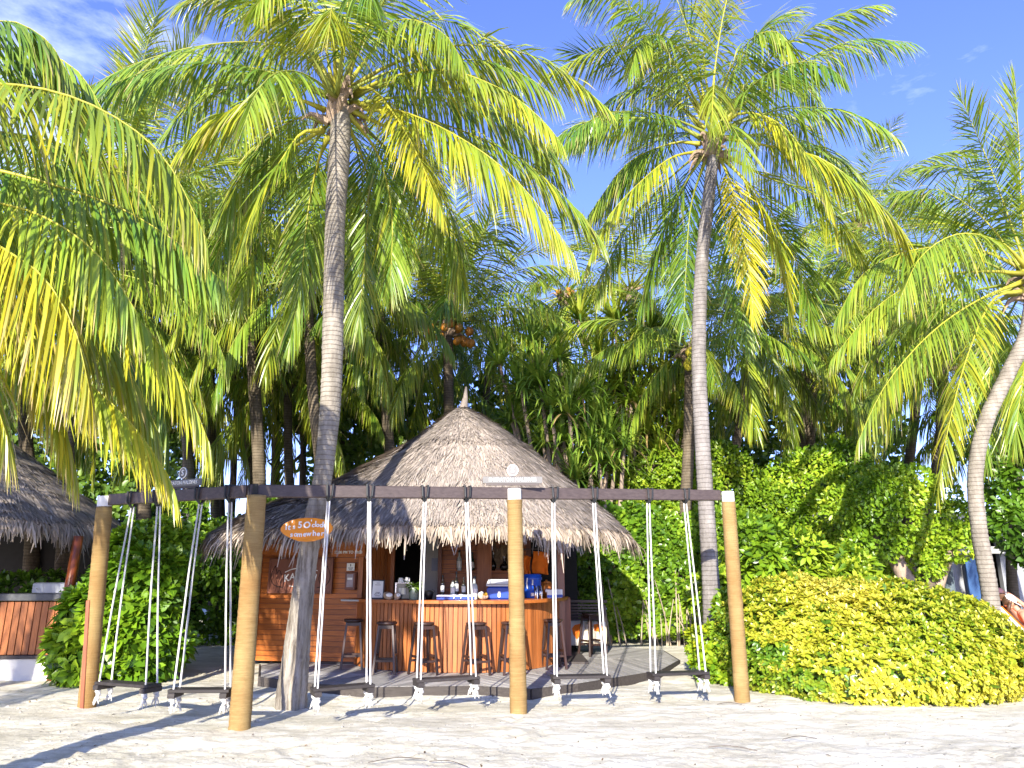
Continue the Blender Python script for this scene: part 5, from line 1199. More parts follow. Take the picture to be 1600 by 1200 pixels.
big_tree('round bright crown left half hidden by the tall grey palm trunk', Vector((3.0, 19.2, .13)), (3.1, 18.8, 2.9), (1.25, 1.1, 1.5), 8500, .11, .06, LIME, 72, 26, .45)
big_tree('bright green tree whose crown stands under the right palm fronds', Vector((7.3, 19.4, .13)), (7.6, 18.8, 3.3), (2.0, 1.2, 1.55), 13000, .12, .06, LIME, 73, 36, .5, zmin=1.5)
# tree with forked grey trunks seen above the hedge
ft = thing('broadleaf_tree', 'tree with thick forked bare trunks seen just above the yellow hedge', 'tree', Vector((8.6, 16.2, .14)), 'broadleaf trees behind the bar')
for k, pts in enumerate(([at(1428, 960, 16.0), at(1415, 905, 16.0), at(1395, 870, 16), at(1365, 840, 16), at(1330, 800, 16)], [at(1452, 960, 16.2), at(1450, 900, 16.2), at(1440, 860, 16.2), at(1435, 800, 16.2)], [at(1456, 950, 16.3), at(1470, 900, 16.3), at(1488, 862, 16.3), at(1520, 830, 16.3)], [at(1400, 878, 16), at(1418, 850, 16.1), at(1425, 800, 16.2)])):
    P, _ = crom(pts, 18); mb = MB(); mb.tube(P, list(np.linspace((.22, .16, .15, .12)[k], .07, 18)), 10); obj('trunk' if k < 2 else 'branch', mb, M_bark, ft, smooth=True)
bl = lumps(8.3, 16.3, 2.75, 1.5, 1.1, 1.0, 26, .42, np.random.default_rng(75), 1.8); foliage(ft, 'foliage', bl, 8500, .12, .062, LIME, M_bush, 75, .8, 1.5)
sprig = [tuple(at(x, y, 15.9))+(.16, .15, .18) for x, y in ((1440, 860), (1450, 885), (1462, 868), (1385, 850), (1408, 838), (1500, 835), (1470, 840))]
foliage(ft, 'low_foliage', sprig, 700, .1, .055, LIME, M_bush, 76, .5, 1.0)
# dense shrubs at the right edge
rs = thing('shrub', 'tall dense big leaved shrub at the right edge behind the bent palm', 'shrub', Vector((11.2, 15.5, .14)), 'leafy shrubs')
bl = lumps(11.3, 15.6, 3.2, 1.6, 1.2, 1.8, 26, .55, np.random.default_rng(78), 2.0)
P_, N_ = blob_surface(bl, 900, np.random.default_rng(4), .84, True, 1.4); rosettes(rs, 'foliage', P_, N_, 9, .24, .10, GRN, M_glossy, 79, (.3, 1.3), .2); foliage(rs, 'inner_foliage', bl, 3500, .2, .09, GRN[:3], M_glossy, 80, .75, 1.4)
trunk_branches(rs, Vector((11.2, 15.8, .1)), [Vector(bl[i][:3]) for i in range(1, 5)], .12, M_bark, 3)
# vine covered hedge wall behind the deck
vw = thing('hedge', 'tall vine covered hedge behind the right end of the deck with bare stems below', 'hedge', Vector((2.8, 16.9, .14)))
bl = [(x, 17.0+rgv.uniform(-.15, .15), z, .5, .35, .45) for x in np.arange(.7, 5.4, .40) for z in np.arange(.6, 3.0, .40)]
bl = [(b[0]+rgv.uniform(-.2, .2), b[1], b[2]+rgv.uniform(-.15, .15), b[3]*rgv.uniform(.8, 1.25), b[4], b[5]) for b in bl]
foliage(vw, 'foliage', bl, 20000, .14, .085, GRN+[(.30, .42, .03)], M_glossy, 81, .8, .32, cnoise=1.6)
for k in range(46):
    x = rgv.uniform(1.2, 5.0); y = 16.5+rgv.uniform(-.1, .1); mb = MB(); l = rgv.uniform(.6, 1.7); dx = rgv.uniform(-.35, .2); P, _ = crom([(x, y, .1), (x+dx*.4, y+.02, .1+l*.5), (x+dx, y+.1, .1+l)], 6); mb.tube(P, list(np.linspace(.018, .008, 6)), 5); obj('stem', mb, M_vine, vw)
# left shrubs with big rosettes
ls_ = thing('shrub', 'glossy shrub with big paddle leaf rosettes behind the left swings', 'shrub', Vector((-5.9, 12.2, 0)), 'leafy shrubs')
bl = lumps(-5.98, 12.6, 1.15, .60, .7, 1.15, 22, .38, np.random.default_rng(82), .2)+[(-6.7, 12.0, .55, .3, .3, .4), (-6.55, 11.9, 1.0, .28, .25, .35), (-6.4, 11.8, .3, .35, .3, .25), (-5.6, 12.3, 1.5, .35, .4, .5)]
P_, N_ = blob_surface(bl, 700, np.random.default_rng(6), .84, True, .05); rosettes(ls_, 'foliage', P_, N_, 10, .30, .118, [(.05, .12, .010), (.11, .23, .013), (.20, .34, .018), (.30, .42, .025)], M_glossy, 83, (.3, 1.35), .22, zup=.7)
foliage(ls_, 'inner_foliage', bl, 2500, .2, .09, GRN[:3], M_glossy, 84, .75)
pl_ = thing('shrub', 'low leafy plant rising behind the left bar counter', 'shrub', Vector((-8.6, 13.3, .9)), 'leafy shrubs')
bl = [(x, 13.2, 1.32+rgv.uniform(-.05, .1), .36, .3, .26) for x in np.arange(-9.6, -7.2, .4)]
P_, N_ = blob_surface(bl, 150, np.random.default_rng(8), .8, True, 1.1); rosettes(pl_, 'foliage', P_, N_, 9, .2, .075, GRN, M_glossy, 85, (.2, 1.2), .2, zup=1.0)
bk = thing('shrub', 'dark mixed shrubs behind the left swing beam', 'shrub', Vector((-6.8, 17.0, .14)), 'leafy shrubs')
bl = lumps(-7.4, 17.2, 1.7, 2.3, .8, 1.3, 24, .5, np.random.default_rng(86), .3)+[(x, 17.0, z, .6, .5, .5) for x in (-9, -8.2, -7.4, -6.6, -5.8) for z in (.4, 1.0, 1.6)]; foliage(bk, 'foliage', bl, 12000, .15, .075, GRN+[(.28, .4, .03)], M_glossy, 87, .8, .15)
trunk_branches(bk, Vector((-7.2, 17.4, .1)), [Vector(bl[i][:3]) for i in range(1, 6)], .09, M_barkdark, 5)

bs2 = thing('shrub', 'sunlit leafy shrub behind the left slope of the bar roof', 'shrub', Vector((-5.6, 19.0, .14)), 'leafy shrubs')
bl = lumps(-5.6, 19.0, 1.9, 2.0, .7, 1.5, 26, .5, np.random.default_rng(98), .3); foliage(bs2, 'foliage', bl, 7000, .17, .085, GRN+[(.28, .4, .03)], M_glossy, 99, .8, .2)
# screw pines with strap leaves to the right of the bar roof
def strap_leaves(root, heads, k, L_, W_, cols, mat, seed):
    rg = np.random.default_rng(seed); P = np.repeat(np.array(heads, float)[:, :3], k, 0); sc = np.repeat(np.array([h[3] for h in heads]), k); n = len(P)
    a = np.tile(np.arange(k)*2.39996, len(heads))+rg.normal(0, .2, n); th = np.tile(np.linspace(.1, 1.65, k), len(heads))+rg.normal(0, .12, n)
    D = np.stack([np.cos(a)*np.sin(th), np.sin(a)*np.sin(th), np.cos(th)], 1); S = nrm(np.cross(D, np.array([0, 0, 1.0])+rg.normal(0, .05, (n, 3)))); ln = L_*sc*rg.uniform(.75, 1.1, n); dr = np.interp(th, [0, .8, 2], [.12, .42, .8])*rg.uniform(.5, 1.4, n)
    s = [0, .28, .55, .8, 1.0]; rows = [P]; p = P; w = [.7, 1, .85, .55, .06]
    for i in range(4):
        m = (s[i]+s[i+1])/2; d = nrm(D+np.array([0, 0, -1.])*(dr*2.2*m*m*1.6)[:, None]); p = p+d*(ln*(s[i+1]-s[i]))[:, None]; rows.append(p)
    V = np.zeros((n, 10, 3))
    for i in range(5): V[:, 2*i] = rows[i]-S*(W_*sc*w[i]/2)[:, None]; V[:, 2*i+1] = rows[i]+S*(W_*sc*w[i]/2)[:, None]
    t = rg.normal(.5, .22, n)-.25*np.clip(th-1.4, 0, 1); C = ramp(t, cols); dead = (th > 1.58) & (rg.random(n) < .45); C[dead] = np.array([.36, .25, .11])*rg.uniform(.7, 1.2, (dead.sum(), 1))
    return mobj('strap_leaves', np_mesh('strap_leaves', V-np.array(base(root)), 10, [(0, 1, 3, 2), (2, 3, 5, 4), (4, 5, 7, 6), (6, 7, 9, 8)], mat, C), root, kind='stuff')
def screw_pine(label, base_, heads, Y, seed, cols=LIME):
    t = thing('screw_pine', label, 'screw pine', base_, 'screw pines beside the bar roof'); rg = random.Random(seed); H = []
    for (x, y, dY, s) in heads:
        c = at(x, y, Y+dY); H.append((c.x, c.y, c.z, s)); m = base_.lerp(c, .5)+Vector((rg.uniform(-.2, .2), 0, -.2)); P, _ = crom([base_, m, c], 10); mb = MB(); mb.tube(P, list(np.linspace(.07, .045, 10)), 7); obj('trunk', mb, M_bark, t, smooth=True)
    strap_leaves(t, H, 76, 1.25, .07, cols, M_glossy, seed); return t
SPC = [(.075, .16, .028), (.15, .27, .034), (.25, .36, .045), (.36, .43, .07)]
SPY = [(.06, .13, .014), (.14, .23, .02), (.27, .33, .03), (.42, .42, .06)]
screw_pine('dark green screw pine leaning over the right slope of the bar roof', Vector((1.6, 17.6, .14)), [(815, 610, 0, 1.0), (872, 560, .3, 1.0), (860, 640, -.3, .95), (905, 620, 0, 1.0), (920, 700, -.3, .9), (880, 690, 0, .9), (960, 735, -.2, .85), (780, 570, .5, .9), (830, 545, .5, .9), (845, 600, -.2, 1), (890, 650, -.4, 1), (930, 650, .1, 1), (800, 660, .6, .9), (900, 750, -.4, .8), (850, 700, .2, .9), (950, 690, -.1, .9)], 17.2, 91, SPC)
screw_pine('pale sunlit screw pine standing right of the darker one', Vector((3.0, 18.6, .14)), [(962, 505, 0, 1.1), (1000, 560, -.2, 1.1), (935, 560, .2, 1.0), (1035, 600, 0, 1.1), (985, 630, -.3, 1.0), (950, 660, 0, .95), (1050, 540, .4, 1.0), (1010, 680, -.2, 1.0), (905, 500, .5, .9), (1060, 670, 0, .9), (975, 585, -.3, 1), (1015, 520, .2, 1), (930, 615, .3, 1), (1000, 650, -.1, 1), (1045, 640, .1, 1), (1080, 600, .3, .9), (960, 610, -.2, 1), (1030, 710, -.2, .9)], 18.4, 92, SPY)
screw_pine('small screw pine rosette above the beam near the roof edge', Vector((2.1, 16.9, .14)), [(935, 725, 0, .8), (975, 700, .2, .75)], 16.8, 93, SPC)

ug = thing('broadleaf_tree', 'dense green undergrowth tree behind the screw pines', 'tree', Vector((2.4, 21.0, .14)), 'broadleaf trees behind the bar')
bl = lumps(2.2, 21.0, 3.4, 3.6, .9, 3.2, 50, .7, np.random.default_rng(96), .5); foliage(ug, 'foliage', bl, 11000, .2, .1, GRN[:3]+[(.18, .30, .02)], M_bush, 97, .75, .3)
trunk_branches(ug, Vector((2.4, 21.2, .1)), [Vector(bl[i][:3]) for i in range(1, 5)], .12, M_barkdark, 6)
# banyan-like dark tree with hanging roots, left background
by = thing('fig_tree', 'dark fig tree with hanging roots and sky showing between its branches', 'tree', Vector((-8.6, 22.0, .14)))
rgb_ = random.Random(12)
for k, (x0, x1, yy) in enumerate(((318, 322, 560), (345, 338, 600), (352, 372, 560), (428, 440, 540), (300, 292, 580), (470, 478, 560), (500, 510, 580))):
    P, _ = crom([at(x0, 940, 21.8+k*.1), at((x0+x1)/2+rgb_.uniform(-6, 6), 760, 21.8+k*.1), at(x1, yy, 21.8+k*.1)], 12); mb = MB(); mb.tube(P, list(np.linspace(.2 if k in (1, 3) else .13, .07, 12)), 8); obj('trunk', mb, M_barkdark, by, smooth=True)
for k in range(26):
    x = rgb_.uniform(290, 520); y = rgb_.uniform(600, 740); Yk = 21.5+rgb_.uniform(0, 1); P, _ = crom([at(x, y, Yk), at(x+rgb_.uniform(-25, 25), y-rgb_.uniform(-8, 25), Yk), at(x+rgb_.uniform(-60, 60), y-rgb_.uniform(10, 60), Yk)], 6); mb = MB(); mb.tube(P, list(np.linspace(.06, .02, 6)), 5); obj('branch', mb, M_barkdark, by)
for k in range(60):
    x = rgb_.uniform(285, 640); y = rgb_.uniform(560, 650); Yk = 21.3+rgb_.uniform(0, 1.5); l = rgb_.uniform(40, 150); mb = MB(); mb.tube([at(x, y, Yk), at(x+rgb_.uniform(-5, 5), y+l*.5, Yk), at(x+rgb_.uniform(-6, 6), y+l, Yk)], [.02, .016, .01], 4); obj('aerial_root', mb, M_barkdark, by)
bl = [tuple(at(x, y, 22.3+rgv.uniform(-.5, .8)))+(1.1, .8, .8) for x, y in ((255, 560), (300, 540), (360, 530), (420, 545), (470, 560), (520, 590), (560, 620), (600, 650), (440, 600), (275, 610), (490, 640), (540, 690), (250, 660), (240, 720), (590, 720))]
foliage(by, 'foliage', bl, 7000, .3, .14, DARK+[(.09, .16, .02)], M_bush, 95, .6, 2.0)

# far-off wood closing the view
rgw = np.random.default_rng(40)
bl = []
for x in np.arange(-26, 27, 1.1):
    pxx = 800+1155*x/26.0
    top = np.interp(pxx, [-400, 0, 240, 290, 480, 540, 700, 820, 1000, 1200, 1350, 1700, 2200], [9.5, 9.0, 8.0, 3.6, 3.6, 8.2, 9.0, 8.6, 8.6, 8.8, 8.4, 7.6, 7.5])
    if 1370 < pxx < 1660: continue
    for z in np.arange(.6, top-.5, 1.0): bl.append((x+rgw.uniform(-.4, .4), 26+rgw.uniform(-.8, 1.0), z+rgw.uniform(-.3, .3), 1.0, .8, .85))
wd_ = bpy.data.objects.new('woodland', None)
P_, N_ = blob_surface(bl, 66000, np.random.default_rng(41), .75, True, .1, .7)
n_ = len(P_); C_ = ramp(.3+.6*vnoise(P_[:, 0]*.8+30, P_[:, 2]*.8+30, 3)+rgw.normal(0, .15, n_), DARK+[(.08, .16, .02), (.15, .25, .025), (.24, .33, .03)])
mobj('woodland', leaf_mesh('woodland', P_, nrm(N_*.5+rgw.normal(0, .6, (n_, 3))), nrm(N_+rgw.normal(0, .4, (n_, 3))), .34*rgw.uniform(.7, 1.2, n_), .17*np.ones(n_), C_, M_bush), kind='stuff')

# house glimpsed behind the trees on the right
M_house = plain('house_plaster', (.30, .31, .33), .8, var=.1)
hs = thing('house', 'pale resort house with dark openings glimpsed under the trees at right', 'house', Vector((13.5, 25, .14)))
zb = .1; xa, xb = 9.5, 22.0
for (x0, x1, z0, z1) in ((9.5, 10.3, .1, 3.2), (11.1, 12.0, .1, 3.2), (13.6, 15.0, .1, 3.2), (16.0, 22, .1, 3.2)):
    mb = MB(); mb.box(((x0+x1)/2, 25, (z0+z1)/2), (x1-x0, .2, z1-z0)); obj('wall', mb, M_house, hs)
mb = MB(); mb.box((15.5, 26.5, 1.7), (13, .1, 3.2)); obj('back_wall', mb, M_inner, hs)
mb = MB(); mb.box((15.5, 25.2, 3.35), (13.4, 3.0, .25)); obj('roof_slab', mb, M_grey, hs)
mb = MB(); mb.box((15.5, 24.4, 2.35), (13.0, .1, .22)); obj('lintel', mb, M_grey, hs)
for x in (10.7, 12.7, 15.4): mb = MB(); mb.box((x, 25.02, 1.4), (.06, .1, 2.6)); obj('window_frame', mb, M_dark, hs)
mb = MB(); mb.box((14.9, 24.6, 1.35), (.5, .06, 1.5)); obj('blue_door', mb, plain('faded_blue_door', (.03, .08, .20), .6), hs)
mb = MB(); mb.box((15.5, 23.0, .2), (13, 1.6, .12)); obj('terrace', mb, M_house, hs)
gpole = at(1488, 950, 17.0); mb = MB(); mb.tube([Vector((gpole.x, 17.0, .05)), Vector((gpole.x, 17.0, 1.5)), Vector((gpole.x-.03, 17.0, 2.7))], [.125, .115, .11], 14)
obj('pole', mb, plain('blue_grey_pole', (.09, .12, .14), .6, var=.3, bump=.3), None, smooth=True, label='dark blue grey pole standing behind the hedge beside the bent palm', cat='pole', loc=(gpole.x, 17.0, .1))

# ------------------------------------------------------------------ bar stools
ST = 'bar stools along the curved counter'
def stool_parts():
    P = {}
    q = MB(); q.lathe([(.001, .715), (.135, .715), (.155, .725), (.16, .745), (.155, .758), (.13, .764), (.001, .762)], 22); P['seat'] = (mesh_from('seat', q.v, q.f, M_stool, True), [0])
    q = MB(); q.beam((.105, .105, .715), (.165, .165, 0), .036, .036, up=(0, 1, 0), ch=.004); P['leg'] = (mesh_from('leg', q.v, q.f, M_stool), [0, 1, 2, 3])
    q = MB(); q.beam((-.148, .148, .20), (.148, .148, .20), .022, .035, ch=.003); P['rung'] = (mesh_from('rung', q.v, q.f, M_stool), [0, 2])
    q = MB(); q.beam((-.144, .144, .27), (.144, .144, .27), .022, .035, ch=.003); P['side_rung'] = (mesh_from('rung', q.v, q.f, M_stool), [1, 3])
    q = MB(); q.beam((-.108, .108, .685), (.108, .108, .685), .02, .05); P['apron'] = (mesh_from('apron', q.v, q.f, M_stool), [0, 1, 2, 3])
    return P
SP = stool_parts()
def stool(px, Y, rz, label):
    p = at(px, 1040, Y); t = thing('bar_stool', label, 'bar stool', (p.x, Y, .148), ST, rz)
    for nm, (me, turns) in SP.items():
        for k in turns: o = mobj('rung' if nm == 'side_rung' else nm, me, t); o.rotation_euler = (0, 0, k*PI/2)
stool(549, 12.72, .2, 'bar stool farthest left, standing before the boarded wall')
stool(602, 12.05, .02, 'second bar stool from the left, seen square on')
stool(661, 11.93, .55, 'third bar stool, partly behind the rope left of the counter middle')
stool(743, 11.9, .5, 'fourth bar stool with its shadow on the counter, right of the counter middle')
stool(799, 12.05, .3, 'bar stool half hidden behind the middle swing post')
stool(865, 12.7, .25, 'bar stool right of the middle post behind the swing ropes')
stool(924, 14.6, .6, 'last bar stool at the right in front of the cushioned bench')

# ------------------------------------------------------------------ things on the counter
ZC = 1.226
def on_counter(px, Y, z=ZC): p = at(px, 940, Y); return Vector((p.x, Y, z))
def bottle(px, Y, label, h=.30, r=.036, mat=M_glassdark, lab=M_label, z=ZC, cap=M_black, kind='wine', group=None):
    b = on_counter(px, Y, z); t = thing('bottle', label, 'bottle', b, group)
    if kind == 'wine': pr = [(.001, 0), (r*.95, 0), (r, .01), (r, h*.55), (r*.85, h*.63), (r*.42, h*.73), (r*.36, h*.95), (r*.42, h*.955), (r*.42, h), (.001, h)]
    elif kind == 'flask': pr = [(.001, 0), (r*.8, 0), (r*1.35, h*.14), (r*1.5, h*.28), (r*1.2, h*.44), (r*.5, h*.56), (r*.36, h*.66), (r*.4, h*.92), (r*.46, h*.94), (r*.46, h), (.001, h)]
    else: pr = [(.001, 0), (r, 0), (r*1.02, .012), (r, h*.7), (r*.8, h*.76), (r*.5, h*.8), (r*.5, h), (.001, h)]
    mb = MB(); mb.lathe(pr, 14); obj('glass', mb, mat, t, world=False, smooth=True)
    if lab and kind != 'flask': mb = MB(); mb.lathe([(r*1.03, h*.14), (r*1.035, h*.15), (r*1.035, h*.46), (r*1.03, h*.47)], 14); obj('paper_label', mb, lab, t, world=False)
    mb = MB(); rr = r*.46 if kind != 'jar' else r*.54; mb.lathe([(.001, h*.9), (rr, h*.9), (rr, h*1.015), (.001, h*1.02)], 12); obj('cap', mb, cap, t, world=False)
    return t
BG = 'bottles on the bar'
tr = on_counter(712, 12.42); t = thing('bar_tray', 'dark blue drip tray holding bottles on the counter', 'tray', tr)
mb = MB(); mb.box((0, 0, .035), (.60, .22, .07), None, .01); obj('tray_body', mb, M_blue, t, world=False)
mb = MB(); mb.box((0, -.112, .06), (.60, .012, .02)); mb.box((0, 0, .073), (.56, .18, .006)); obj('rim', mb, M_steel, t, world=False)
for x in (-.02, .09):
    mb = MB(); mb.tube([(x, -.10, .075), (x, -.13, .085), (x, -.135, .02)], .008, 6); mb.box((x, -.11, .08), (.06, .02, .012)); obj('tap', mb, M_steel, t, world=False)
bottle(691, 12.46, 'slim dark bottle with a white label at the left of the tray', .30, .030, M_glassdark, M_label, ZC+.076)
bottle(707, 12.40, 'short pale bottle with a grey cap on the tray', .22, .036, M_glassclear, M_label, ZC+.076, kind='jar')
bottle(712.5, 12.50, 'tallest dark bottle with a pale label at the middle of the tray', .36, .038, M_glassdark, M_label, ZC+.076)
bottle(724, 12.45, 'dark bottle just left of the double rope', .27, .032, M_glassdark, M_label, ZC+.076)
bottle(741, 12.40, 'big white labelled bottle right of the double rope', .36, .052, M_glassclear, M_label, ZC)
bottle(716.5, 14.64, 'pale clear bottle on the back wall shelf', .38, .048, M_glassclear, M_label, at(716, 891.5, 14.62).z)
bottle(737, 14.64, 'green labelled bottle on the back wall shelf beside the rope', .34, .042, M_glassgreen, M_label, at(716, 891.5, 14.62).z)
bottle(770, 14.64, 'dark slim necked decanter on the right shelf', .34, .045, M_glassdark, None, at(716, 891.5, 14.62).z, M_steel, 'flask')
bottle(788, 14.64, 'round dark decanter with a white mark beside the middle post', .26, .062, M_glassdark, None, at(716, 891.5, 14.62).z, M_steel, 'flask')
# framed drinks card
fc = on_counter(589, 12.62); t = thing('menu_frame', 'black framed menu card standing on the counter left end', 'menu frame', fc)
Mx = Matrix.Rotation(R(-9), 3, 'X') @ Matrix.Rotation(.12, 3, 'Z')
mb = MB(); mb.box(Mx @ Vector((0, 0, .155)), (.21, .018, .31), Mx, .003); obj('frame', mb, M_black, t, world=False)
mb = MB(); mb.box(Mx @ Vector((0, -.011, .155)), (.17, .004, .265), Mx); obj('card', mb, M_label, t, world=False)
mb = MB()
for k, w in enumerate((.05, .09)): mb.box(Mx @ Vector((0, -.014, .255-.03*k)), (w, .002, .006), Mx)
for k in range(3): mb.tube([Mx @ Vector((x*.012+(k-1)*.03, -.014, .09+.022*math.sin(x*1.3+k))) for x in range(-2, 3)], .003, 4)
mb.box(Mx @ Vector((0, -.014, .05)), (.08, .002, .006), Mx); obj('print', mb, M_engrave, t, world=False)
# coconut halves
for px, sc_, lab in ((606, (.085, .07, .062), 'larger brown and white coconut on the counter'), (620.5, (.055, .06, .062), 'smaller coconut leaning on the steel case')):
    b = on_counter(px, 12.36); mb = MB(); mb.ell((0, 0, sc_[2]*.95), sc_, 14, 10, Matrix.Rotation(.4, 3, 'Y')); t = thing('coconut', lab, 'coconut', b); obj('husk', mb, M_coconutshell, t, world=False, smooth=True)
    mb = MB(); mb.ell((.02, -sc_[1]*.55, sc_[2]*1.15), (sc_[0]*.72, sc_[1]*.6, sc_[2]*.55), 12, 8); obj('flesh', mb, M_white, t, world=False, smooth=True)
# steel framed case with cups
cb = on_counter(631, 12.55); t = thing('display_case', 'steel framed glass case with cups on top', 'counter case', cb)
mb = MB(); mb.box((0, 0, .13), (.24, .18, .24), None, .004); obj('case_body', mb, plain('smoked_glass', (.05, .06, .065), .08, var=.3, spec=.7), t, world=False)
for sx in (-1, 1): mb = MB(); mb.box((sx*.125, -.092, .13), (.016, .014, .26)); obj('frame_bar', mb, M_steel, t, world=False)
mb = MB(); mb.box((0, 0, .258), (.27, .21, .014), None, .003); obj('top', mb, M_steel, t, world=False)
mb = MB(); mb.box((-.02, -.0935, .13), (.12, .004, .10)); obj('inner_card', mb, M_grey, t, world=False)
for px, dx, lay, lab in ((628, 0, 0, 'white cup standing upside down on the glass case'), (638, 0, 1, 'white cup lying on the glass case')):
    b = on_counter(px-3, 12.55, ZC+.266); t = thing('cup', lab, 'cup', b); q = MB(); q.lathe([(.001, .0), (.042, 0), (.044, .01), (.034, .07), (.03, .075), (.001, .075)], 14)
    if lay: q.v = [(z-.03, y, x+.04) for x, y, z in q.v]
    obj('bowl', q, M_white, t, world=False, smooth=True); mb = MB(); mb.tube([(.04, 0, .05), (.065, 0, .045), (.062, 0, .02), (.04, 0, .012)] if not lay else [(.0, .04, .05), (.0, .065, .05), (.02, .06, .05)], .006, 6); obj('handle', mb, M_white, t, world=False)
# glass jar with pandan leaves
vb = on_counter(646, 12.42); t = thing('leaf_jar', 'glass jar crammed with green leaves on the counter', 'jar', vb)
mb = MB(); mb.lathe([(.001, 0), (.07, 0), (.074, .01), (.074, .18), (.07, .19), (.001, .19)], 16); obj('glass', mb, plain('green_tinted_glass', (.20, .24, .17), .1, var=.3, spec=.6), t, world=False, smooth=True)
n = 90; a = RNG.uniform(0, 6.28, n); r = RNG.uniform(0, .07, n); Pp = np.stack([r*np.cos(a), r*np.sin(a), RNG.uniform(.14, .24, n)], 1); D = nrm(np.stack([np.cos(a), np.sin(a), RNG.uniform(-.6, 1.0, n)], 1))
mobj('leaves', leaf_mesh('leaves', Pp, D, nrm(np.stack([D[:, 0]*.3, D[:, 1]*.3-.4, np.ones(n)], 1)), RNG.uniform(.08, .16, n), RNG.uniform(.02, .04, n), ramp(RNG.uniform(0, 1, n), GRN), M_bush), t, kind='stuff')
sk = on_counter(670, 12.5); t = thing('ice_bucket', 'small black bucket beside the drip tray', 'bucket', sk); mb = MB(); mb.lathe([(.001, 0), (.055, 0), (.075, .1), (.07, .125), (.03, .14), (.001, .14)], 14); obj('bucket', mb, M_black, t, world=False, smooth=True)
mb = MB(); mb.tube([(.07, 0, .1), (.09, 0, .13), (.05, 0, .16)], .005, 5); obj('handle', mb, M_black, t, world=False)
# carved fruit
fb = on_counter(755, 12.36); t = thing('carved_fruit', 'carved yellow and white fruit garnish on the counter', 'fruit', fb)
mb = MB(); mb.ell((0, 0, .05), (.085, .06, .05), 14, 8); obj('rind', mb, M_coconutshell, t, world=False, smooth=True)
mb = MB(); mb.ell((.03, -.03, .085), (.042, .035, .032), 10, 7); obj('yellow_flesh', mb, plain('yellow_fruit', (.62, .36, .02), .5), t, world=False, smooth=True)
mb = MB(); mb.ell((-.045, -.02, .085), (.04, .03, .035), 10, 7); mb.tube([(-.05, -.02, .1), (-.02, -.05, .12), (.01, -.06, .1)], [.02, .016, .008], 6); obj('white_flesh', mb, M_white, t, world=False, smooth=True)
# cool box
kb = on_counter(782, 12.62); t = thing('cool_box', 'blue cool box with a pale grey lid on the counter', 'cool box', kb)
mb = MB(); mb.box((0, 0, .10), (.44, .28, .20), None, .025); obj('body', mb, M_blue, t, world=False)
mb = MB()
prf = [(-.23, .205), (-.23, .24), (-.19, .315), (.19, .315), (.23, .24), (.23, .205)]
mb.add([(x, y, z) for y in (-.15, .15) for x, z in prf], [(0, 1, 2, 3, 4, 5), (11, 10, 9, 8, 7, 6)]+[(i, 6+i, 6+(i+1) % 6, (i+1) % 6) for i in range(6)]); obj('lid', mb, M_lid, t, world=False)
mb = MB(); mb.box((0, -.153, .235), (.44, .006, .02)); obj('lid_seam', mb, M_grey, t, world=False)
mb = MB(); mb.box((-.02, -.145, .08), (.04, .02, .10), None, .008); obj('latch', mb, M_white, t, world=False)
# drinks dispenser
db = on_counter(832, 13.1); t = thing('drink_dispenser', 'round blue drinks dispenser beside the orange towels', 'dispenser', db)
mb = MB(); mb.lathe([(.001, .0), (.135, 0), (.145, .02), (.15, .30), (.165, .31), (.165, .345), (.15, .35), (.155, .385), (.12, .40), (.001, .402)], 22); obj('body', mb, M_bluemid, t, world=False, smooth=True)
mb = MB(); mb.lathe([(.158, .30), (.168, .305), (.168, .325), (.158, .33)], 22); obj('band', mb, M_blue, t, world=False)
mb = MB(); mb.tube([(-.09, -.145, .33), (-.10, -.17, .25), (-.085, -.15, .16)], .012, 6); mb.tube([(.0, -.16, .30), (.0, -.175, .22)], .012, 6); obj('handle', mb, M_white, t, world=False)
mb = MB(); mb.lathe([(.001, 0), (.03, 0), (.03, .05), (.001, .05)], 10, (0, -.165, .04)); obj('tap', mb, M_white, t, world=False)
for px, Y, lab in ((836, 12.78, 'steel bar tongs standing on the counter right of the middle post'), (843, 12.95, 'second steel pourer beside the blue dispenser')):
    b = on_counter(px, Y); t = thing('bar_tongs', lab, 'tongs', b); mb = MB(); mb.tube([(.015, 0, 0), (.012, 0, .10), (-.012, .02, .21)], [.026, .022, .012], 8); obj('arm', mb, M_steel, t, world=False, smooth=True)
    mb = MB(); mb.tube([(.035, 0, 0), (.04, .0, .10), (.03, .02, .20)], [.012, .012, .008], 6); obj('spout', mb, M_steel, t, world=False)
pb = on_counter(854, 13.45); t = thing('orange_pot', 'rounded orange pot at the right end of the counter', 'pot', pb); mb = MB(); mb.lathe([(.001, 0), (.09, 0), (.14, .07), (.15, .14), (.12, .22), (.09, .25), (.001, .252)], 18); obj('bowl', mb, M_pot, t, world=False, smooth=True)
mb = MB(); mb.lathe([(.09, .25), (.1, .255), (.02, .28), (.02, .3), (.001, .302)], 14); obj('lid', mb, M_pot, t, world=False, smooth=True)
for px, Y, lab, m_ in ((861, 13.1, 'white tissue box with a blue band at the counter end', M_bluemid), (873, 13.35, 'small blue and white carton at the far end of the counter', M_blue)):
    b = on_counter(px, Y); t = thing('carton', lab, 'carton', b); mb = MB(); mb.box((0, 0, .07), (.13, .1, .14), None, .006); obj('body', mb, M_white, t, world=False); mb = MB(); mb.box((0, 0, .03), (.133, .103, .045)); obj('band', mb, m_, t, world=False)
    mb = MB(); mb.box((-.07, -.02, .12), (.05, .04, .05), None, .01); obj('flap', mb, M_white, t, world=False)
